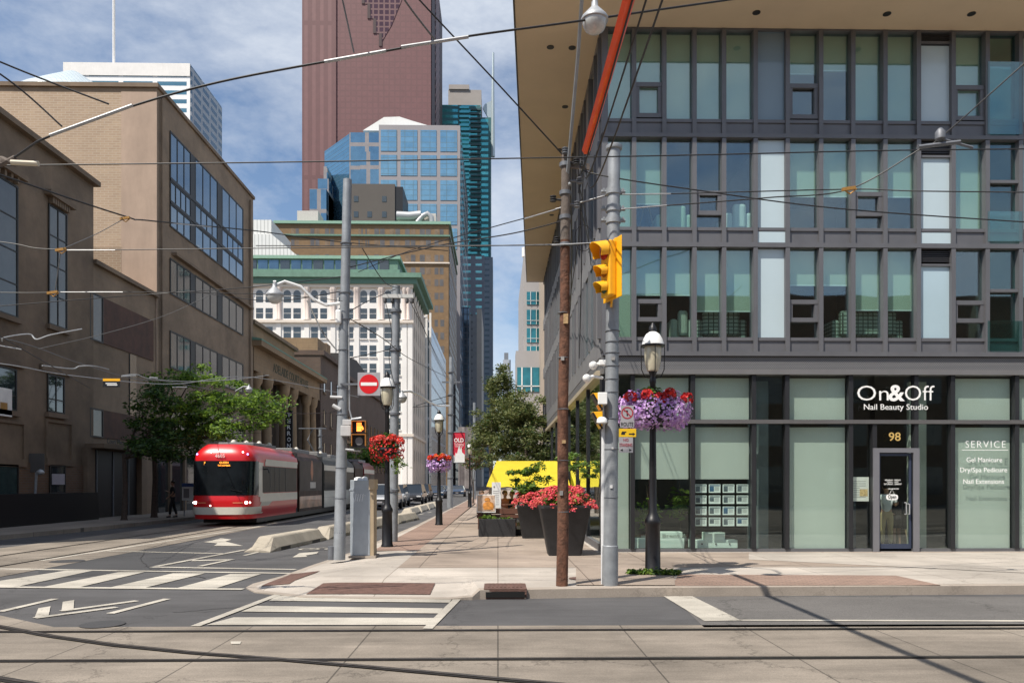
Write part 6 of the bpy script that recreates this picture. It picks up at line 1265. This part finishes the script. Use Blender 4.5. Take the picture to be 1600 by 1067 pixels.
    g=MB(); q=P(.12,1.3,.05); g.tube([(q[0],q[1],1.3),(q[0]+.25,q[1]+.02,1.42),(q[0]-.2,q[1]+.02,1.5)],.012,5); g.build('wiper',M_blackm,t)
    g=MB(); q=P(.0,1.3,-.25); g.obox((q[0],q[1]+.2,1.38),(.55,0,0),(0,.15,0),(0,0,.08)); g.build('dashboard',mat('dash_grey',(.4,.42,.42),.6),t)
    for yy in (3.5,10,17,28): 
        for sx_ in(-.75,.75): g=MB(); g.lathe((0,0,0),[(.3,-.06),(.3,.06)],14); g.v=[(X+sx_+v[2],Y0+yy+v[0],.32+v[1]) for v in g.v]; g.build('wheel',M_blackm,t)
    B(X-1.1,Y0+1.2,.12,X+1.1,Y0+30,.34).build('underframe',M_blackm,t)
    g=MB(); g.tube([P(1.35,2.35,.02),P(1.3,2.35,.2),P(1.28,2.2,.25)],.025,5); g.build('mirror_camera',M_blackm,t)
streetcar()
# ================================================================== cars
def car(lab,loc,col,suv=False,group='cars queueing along the street'):
    t=thing('parked_car' if False else 'car',lab,'car',(0,0,0),group); h=1.68 if suv else 1.45; L_=4.7; W_=.92
    pm=mat('car_'+str(col),col,.25,.3,.04,3,coat=.7); gl=mat('car_glass',(.015,.02,.025),.05,0,.1,1,coat=.7)
    pr=[(0,.35),(0,.72),(.12,.85),(.9,.98),(1.15,1.0),(4.4,1.05 if suv else 1.0),(4.68,.95),(L_,.4)]
    g=MB(); g.prism([(y,z) for y,z in pr],-W_,W_,'x'); g.build('body',pm,t,bev=.09)
    gh=[(1.1,.98),(1.85,h-.04),(2.4,h),(3.6 if not suv else 4.2,h-.02),(4.3 if not suv else 4.6,1.0)]
    g=MB(); n_=len(gh); V=[(-W_*.93 if i in(0,n_-1) else -W_*.76,y,z) for i,(y,z) in enumerate(gh)]+[(W_*.93 if i in(0,n_-1) else W_*.76,y,z) for i,(y,z) in enumerate(gh)]
    g.add(V,[tuple(range(n_)),tuple(range(n_,2*n_))[::-1]]+[(i,i+n_,i+1+n_,i+1) for i in range(n_-1)]); g.build('windows',gl,t)
    B(-W_*.74,1.9,h-.045,W_*.74,(3.6 if not suv else 4.2),h+.02).build('roof',pm,t,bev=.03)
    for y in (.85,3.8):
        for x in (-W_+.02,W_-.02): g=MB(); g.lathe((0,0,0),[(.2,-.1),(.33,-.1),(.34,0),(.33,.1),(.2,.1)],18); g.v=[(x+v[2],y+v[0],.33+v[1]) for v in g.v]; wh=g.build('wheel',M_blackm,t); 
        for x in (-W_-.07,W_+.07): g=MB(); g.lathe((0,0,0),[(.02,-.01),(.2,-.01),(.2,.01),(.02,.01)],12); g.v=[(x+v[2],y+v[0],.33+v[1]) for v in g.v]; g.build('rim',M_alu,t)
    for x in (-.68,.68): B(x-.17,-.03,.66,x+.17,.05,.78).build('headlight',mat('car_headlight',(.8,.8,.8),.1,.2,0,coat=.6),t)
    B(-.45,-.03,.52,.45,.02,.72).build('grille',M_dark,t); B(-.18,-.045,.48,.18,-.02,.58).build('licence_plate',M_sgw,t)
    for x in (-W_-.1,W_+.1): B(x-.08,1.5,.98,x+.08,1.62,1.1).build('mirror',pm,t)
    t.location=loc; return t
car('dark sedan with bright headlights facing the viewer, right of the far white cars',(wp(641,755,62).x,62,0),(.015,.015,.018),True)
car('silver car half hidden by the utility cabinet',(wp(593,755,50).x,50,0),(.45,.46,.47),True)
car('white car behind the crossarm pole',(wp(617,755,56).x-.4,56.5,0),(.6,.6,.58),True)
car('black car following behind the dark sedan',(wp(655,755,74).x,74,0),(.02,.02,.024),True)
car('dark blue car left of the nearest red banner pole',(wp(681,755,88).x,88,0),(.02,.05,.10))
car('small dark blue car right of the banner pole',(wp(720,755,100).x-.5,100,0),(.03,.06,.12))
car('far grey car behind the banner pole',(wp(700,755,108).x-.5,108,0),(.2,.2,.22))
# ================================================================== trees
lt=[M_leafm,M_leafl,M_leafd]
tree('honey locust with bright feathery leaves above the front of the streetcar',(-16.2,36.5,Z),7.8,[(wp(330,640,36),(2.6,2.,1.5)),(wp(395,632,35.5),(1.9,1.8,.8)),(wp(300,590,37),(1.3,1.4,.7)),(wp(280,665,36),(2.2,2,1.3)),(wp(365,675,35.5),(1.7,1.5,.8)),(wp(425,650,35),(.8,.9,.45)),(wp(265,595,37),(1.2,1.3,.5)),(wp(340,595,36),(1.,1,.4))],14000,.17,[M_leafl,M_leafm,M_leafl,M_leafd],.14,tuft=.36,sprays=8)
tree('shaded dark green tree in front of the link building doorway',(-16.3,33.8,Z),6.4,[(wp(248,655,34),(1.,1.3,1.2)),(wp(235,700,33.5),(1.,1.2,.8)),(wp(265,705,34),(1.2,1.2,.8)),(wp(245,615,34.5),(.8,1.,.6))],4500,.19,[M_leafd,M_leafd,M_leafm],.12,tuft=.42,sprays=8)
ro=[M_olive,mat('leaf_olive_pale',(.19,.20,.08),.65,0,.3,3,trans=.3),M_olive,M_leafd]
tree('dense olive green tree rising behind the yellow awning, left one',(-.4,41,Z),8.0,[(wp(790,650,41),(1.5,1.4,1.6)),(wp(775,700,40),(1.0,1.2,1.2)),(wp(765,660,42),(.9,1,.9)),(wp(812,690,40),(1.2,1.3,1.2)),(wp(785,600,41),(.7,.8,1.3)),(wp(770,605,41),(.45,.5,.8)),(wp(755,690,42),(.6,.6,.7))],20000,.15,ro,.13,tuft=.36,sprays=12)
tree('dense olive green tree rising behind the yellow awning, right one',(1.4,38,Z),7.2,[(wp(822,650,38),(1.2,1.2,1.1)),(wp(838,690,38),(1.,1,1.1)),(wp(805,640,39),(1.,1,.9)),(wp(830,720,38),(1.1,1,.6))],15000,.15,ro,.12,tuft=.36,sprays=12)
tree('small shaded tree behind the red flower basket',(-14.6,66,Z),6.2,[(wp(580,712,66),(2.2,2,1.2)),(wp(600,720,66),(2.,2,1.)),(wp(560,722,66),(1.6,1.5,1.))],3000,.26,lt,.1,tuft=.5)
tree('small tree with reddish tips low behind the banner pole',(-2.,62,Z),3.9,[(wp(735,722,62),(1.2,1.,.9)),(wp(748,705,62),(.9,.9,.9))],2500,.17,[M_olive,M_leafm,mat('leaf_red',(.2,.04,.03),.6,0,.3,4)],.06,tuft=.35)
# ================================================================== left pavement details
def simple_person(lab,px,Yp,face,**k): person(lab,(wp(px,755,Yp).x,Yp,Z),face,1.72,S2,k.get('sh',blk),k.get('tr',blk),Hd,arms='one',stride=.18)
simple_person('person in black standing under the tree left of the streetcar',270,36.5,R(-60))
t=thing('sign_post','leaning bare sign post with a plain grey square panel on the left pavement','sign',onx(52,822,-15.6)); b=gp(52,818,Z); tpp=wp(57,738,b.y); g=MB(); g.tube([b,tpp],.05,8); g.build('post',M_galv,t); c=wp(57,722,b.y); B(c.x-.32,b.y-.02,c.z-.4,c.x+.32,b.y+.0,c.z+.35).build('panel',mat('panel_dull',(.10,.095,.09),.6),t)
g=MB(); g.lathe(wp(63,738,b.y-.15),[(.02,-.1),(.13,-.05),(.15,.02),(.08,.1),(.02,.13)],12); g.build('lamp',M_alu,t)
t=thing('transit_stop_sign','white route information panel on a thin post left of the streetcar front','sign',wp(293,760,38)); c=wp(294,768,38); B(c.x-.3,38,c.z-.42,c.x+.3,38.05,c.z+.42).build('panel',M_white,t); B(c.x-.3,37.98,c.z+.25,c.x+.3,38.0,c.z+.42).build('header',mat('header_blue',(.05,.1,.3),.5),t); B(c.x-.22,37.98,c.z-.3,c.x+.05,38.0,c.z+.15).build('map',mat('ink_grey',(.25,.24,.24)),t); g=MB(); g.tube([(c.x-.2,38.03,Z),(c.x-.2,38.03,c.z-.4)],.03,6); g.build('post',M_galv,t)
for i,(a) in enumerate([(385,603),(597,712)]): pass
bulblamp('small street lamp on a thin arm in front of the honey locust',wp(389,609,34),.75,[wp(389,604,34),wp(380,604,34),wp(368,611,34)],.03); 
t,bb,tt_=pole('thin dark line pole beside the streetcar pantograph',502,812,500,668,.11,.08,48.)
# ================================================================== overhead wires
EXL=-260; EXR=1860
W=wire
W('long level black span wire crossing the whole view just above the wooden pole top',[(EXL,262,11.5),(61,258,11.5),(480,253,11.5),(1060,243,11.5),(1415,235,11.5),(EXR,231,11.5)],.013)
W('thick dark cable climbing from lower left across the skyscraper with pale insulator bars',[(-200,400,11),(20,248,10),(78,213,9.6),(207,166,9.6),(345,128,9.6),(507,97,9.6),(603,80,9.6),(732,57,9.6),(900,34,9.8),(1140,0,10.4),(1500,-50,11.5)],.018,rods=[((78,212,9.5),(207,165,9.5),.026),((507,97,9.5),(603,80,9.5),.026),((627,74,9.5),(732,58,9.5),.026)])
W('cable hanging down from the top left edge to the pale insulator bar',[(-260,-20,8),(0,97,9.3),(170,163,9.55)],.014); W('lower cable from the left edge down to the pale insulator bar',[(-200,0,8.2),(0,116,9.3),(97,198,9.55)],.014)
W('grey hanger cable dropping to the middle insulator bar over the skyscraper',[(520,-60,9),(535,0,9.3),(553,83,9.5)],.014,M_wireg); W('grey hanger cable dropping to the right insulator bar over the skyscraper',[(600,-60,9),(632,0,9.2),(679,62,9.5)],.016,M_wireg)
W('black cable slanting from the top of the sky down to the wooden pole top',[(540,-130,9),(655,0,10.5),(772,125,11.4),(882,245,12.)],.016)
W('black feeder wire from the left edge dipping past a brass clamp over the office block',[(EXL,180,12),(0,273,14),(195,338,17),(234,345,18),(400,361,22),(530,378,26),(700,392,30)],.022,clamps=[(195,341,16.9)],rods=[((240,346,18.2),(330,355,20),.018)])
W('thin wire running level from a brass clamp on the left to the wooden pole clamp',[(EXL,350,15),(0,378,15),(95,390,15),(400,388,15),(700,385,13),(866,382,12.2)],.012,clamps=[(95,390,14.9)],rods=[((100,391,14.9),(180,391,14.9),.014)])
W('short slanting link wire between the two left brass clamps',[(95,390,15),(150,366,16),(192,343,16.9)],.01,M_wireg); W('short dropper hanging from the left brass clamp to the lower wire',[(95,392,15),(86,455,15.2)],.012,M_wireg)
W('low thin wire with a brass clamp and bright rod left of the office block windows',[(EXL,452,15),(0,457,15.2),(85,457,15.2),(190,456,15.2),(420,460,16),(535,470,16)],.01,clamps=[(82,457,15.1)],rods=[((95,456.5,15.1),(192,456.5,15.1),.014)])
W('cable with bright rods from the steel corner pole down left past the soffit',[(948,306,12.1),(873,327,12.4),(773,354,14),(640,392,18),(560,425,22)],.012,rods=[((945,306,12.05),(868,327,12.1),.018),((873,326,12.2),(820,342,12.8),.016)])
W('black cable with a bright rod tied across the wooden pole at traffic light height',[(400,384,16),(640,384,14),(862,383,12.),(945,379,11.95)],.012,rods=[((862,383,11.9),(943,379,11.9),.018)])
W('upper cable with bright rod from the steel corner pole towards the brass clamp at right',[(966,304,12.1),(1050,303,12),(1326,296,11.6),(1450,299,11),(EXR,303,10)],.012,rods=[((972,304,12),(1048,303,12),.016)],clamps=[(1326,295,11.5)])
W('lower cable with bright rod rising from the steel corner pole to the top right edge',[(966,327,12.1),(1046,321,12),(1200,309,11.8),(1326,296,11.6),(1440,232,11.2),(1470,215,11.1),(1600,100,10.5),(1760,-40,10)],.013,rods=[((970,327,12),(1042,321,12),.016)])
W('sagging black cable falling slowly to the right from the wooden pole',[(905,266,12.2),(960,278,12),(1080,296,12),(1300,325,12),(1600,347,12),(EXR,362,12)],.014)
t=thing('wire_insulator','dark insulator cluster where two cables meet near the upper right louvre','insulator',wp(1468,215,11)); g=MB(); g.tube([wp(1435,230,11),wp(1500,222,11)],.03,6); g.lathe(wp(1469,212,11),[(.03,-.08),(.07,-.05),(.07,.05),(.03,.1)],10); g.tube([wp(1469,217,11),wp(1520,231,11)],.02,6); g.build('body',M_galvd,t)
W('contact wire with bright end sweeping low across the left buildings',[(EXL,540,16),(0,568,18),(115,587,21),(270,600,27),(400,590,33),(560,620,48)],.018,M_alu)
W('contact wire curving past the small black and amber hanging sign',[(EXL,500,15),(0,528,17),(120,566,21),(210,592,26),(290,601,31),(460,636,48)],.018,M_wireg)
W('bright curved contact wire hook at the far left above the stone hall',[(3,533,16),(8,527,16),(45,522,16.5),(57,530,16.5),(80,523,16.6),(128,534-20,17)],.02,M_alu,rods=[((0,540,16),(34,546,16.2),.02)])
W('bright bent contact wire segment left of the hanging sign',[(66,571,19),(112,576,20),(125,572,20.2),(148,572,20.5),(170,577,21)],.022,M_alu)
W('dark slanting support wire crossing the stone hall lower windows',[(-60,490,14),(0,525,15),(60,560,17),(140,606,21)],.012)
W('thin wire rising to the right over the rust panels',[(60,545,16),(160,522,17),(260,492,18),(345,452,19)],.01,M_wireg)
W('contact wire end with bright insulators in front of the honey locust',[(190,587,24),(213,585,24.5),(236,592,25),(300,596,27),(373,592,29),(420,586,31)],.02,M_alu,rods=[((234,590,25),(246,591,25.2),.05),((190,588,24),(212,587,24.4),.035),((270,605,26),(292,605,26.5),.035)])
c=wp(174,598,22); t=thing('hanging_sign','small black and amber sign hanging from the contact wires','sign',c); B(c.x-.24,c.y,c.z-.12,c.x+.24,c.y+.02,c.z+.05).build('black_part',M_blackm,t); B(c.x-.24,c.y,c.z+.05,c.x+.24,c.y+.02,c.z+.12).build('amber_part',M_yel,t)
g=MB(); g.box(c.x-.16,c.y-.004,c.z-.03,c.x+.15,c.y-.001,c.z-.005).box(c.x-.12,c.y-.004,c.z-.075,c.x+.17,c.y-.001,c.z-.05); g.build('print',M_text,t)
for lab,pts in [('black guy cable from the thick pole down right towards the crossarm pole',[(545,497,16.3),(600,530,18),(640,560,24),(700,590,40)]),('pair cable from the crossarm down to the banner pole',[(640,470,21),(665,520,27),(690,575,40),(702,590,50)]),('second cable from the crossarm down to the banner pole',[(644,466,21),(672,535,30),(705,600,50)]),('fine wire from the thick pole rising right to the wooden pole clamp',[(545,418,16.3),(680,385,14.5),(800,365,13),(880,345,12.2)]),('fine wire slanting down from sky gap to the crossarm pole',[(566,388,16),(600,440,18),(622,450,21)]),('low wire from thick pole left to the court house front',[(530,642,16.3),(470,646,22),(400,640,30),(300,632,36)]),('cable from the thick pole top level to the left edge above the office block windows',[(536,432,16.3),(400,448,18),(260,458,19),(100,470,18),(EXL,500,16)]),('thin wire from the crossarm pole left to the thick pole below the cornice',[(618,452,21),(580,468,18.5),(545,487,16.3)]),('long thin wire crossing in front of the white building columns',[(300,455,24),(420,470,20),(535,455,16.3)]),('stay wire from the thick pole down over the terrace behind the no entry sign',[(545,560,16.3),(600,548,20),(618,540,21)]),
    ('cable looping down the front of the crossarm pole',[(602,470,20.6),(612,520,20.6),(608,560,20.6),(616,600,20.6)]),('pair of arm wires reaching left from the banner pole, upper',[(702,618,50),(675,626,49),(650,634,48)]),('pair of arm wires reaching left from the banner pole, lower',[(702,629,50),(670,634,49),(645,636,48)])]:
    W(lab,pts,.014 if pts[0][2]<40 else .03)
W('diagonal grey pole stay with two bends left of the thick pole',[(480,470,16.6),(505,520,16.4),(527,548,16.3)],.02,M_wireg)
t=thing('wire_junction','weathered dark cable junction with a pale end piece at the far left','junction',wp(15,255,10)); g=MB()
for q in range(5): g.tube([wp(-30,262-4*q,10+.05*q),wp(5,256-2*q,10),wp(24,246+3*q,10)],.03,6)
g.build('bundle',M_wood,t); g=MB(); g.tube([wp(18,254,9.95),wp(60,256,9.95)],.035,8); g.build('end_piece',mat('junction_cream',(.5,.45,.35),.6),t)
g=MB(); g.tube([wp(-60,262,10),wp(-30,262,10)],.04,6)
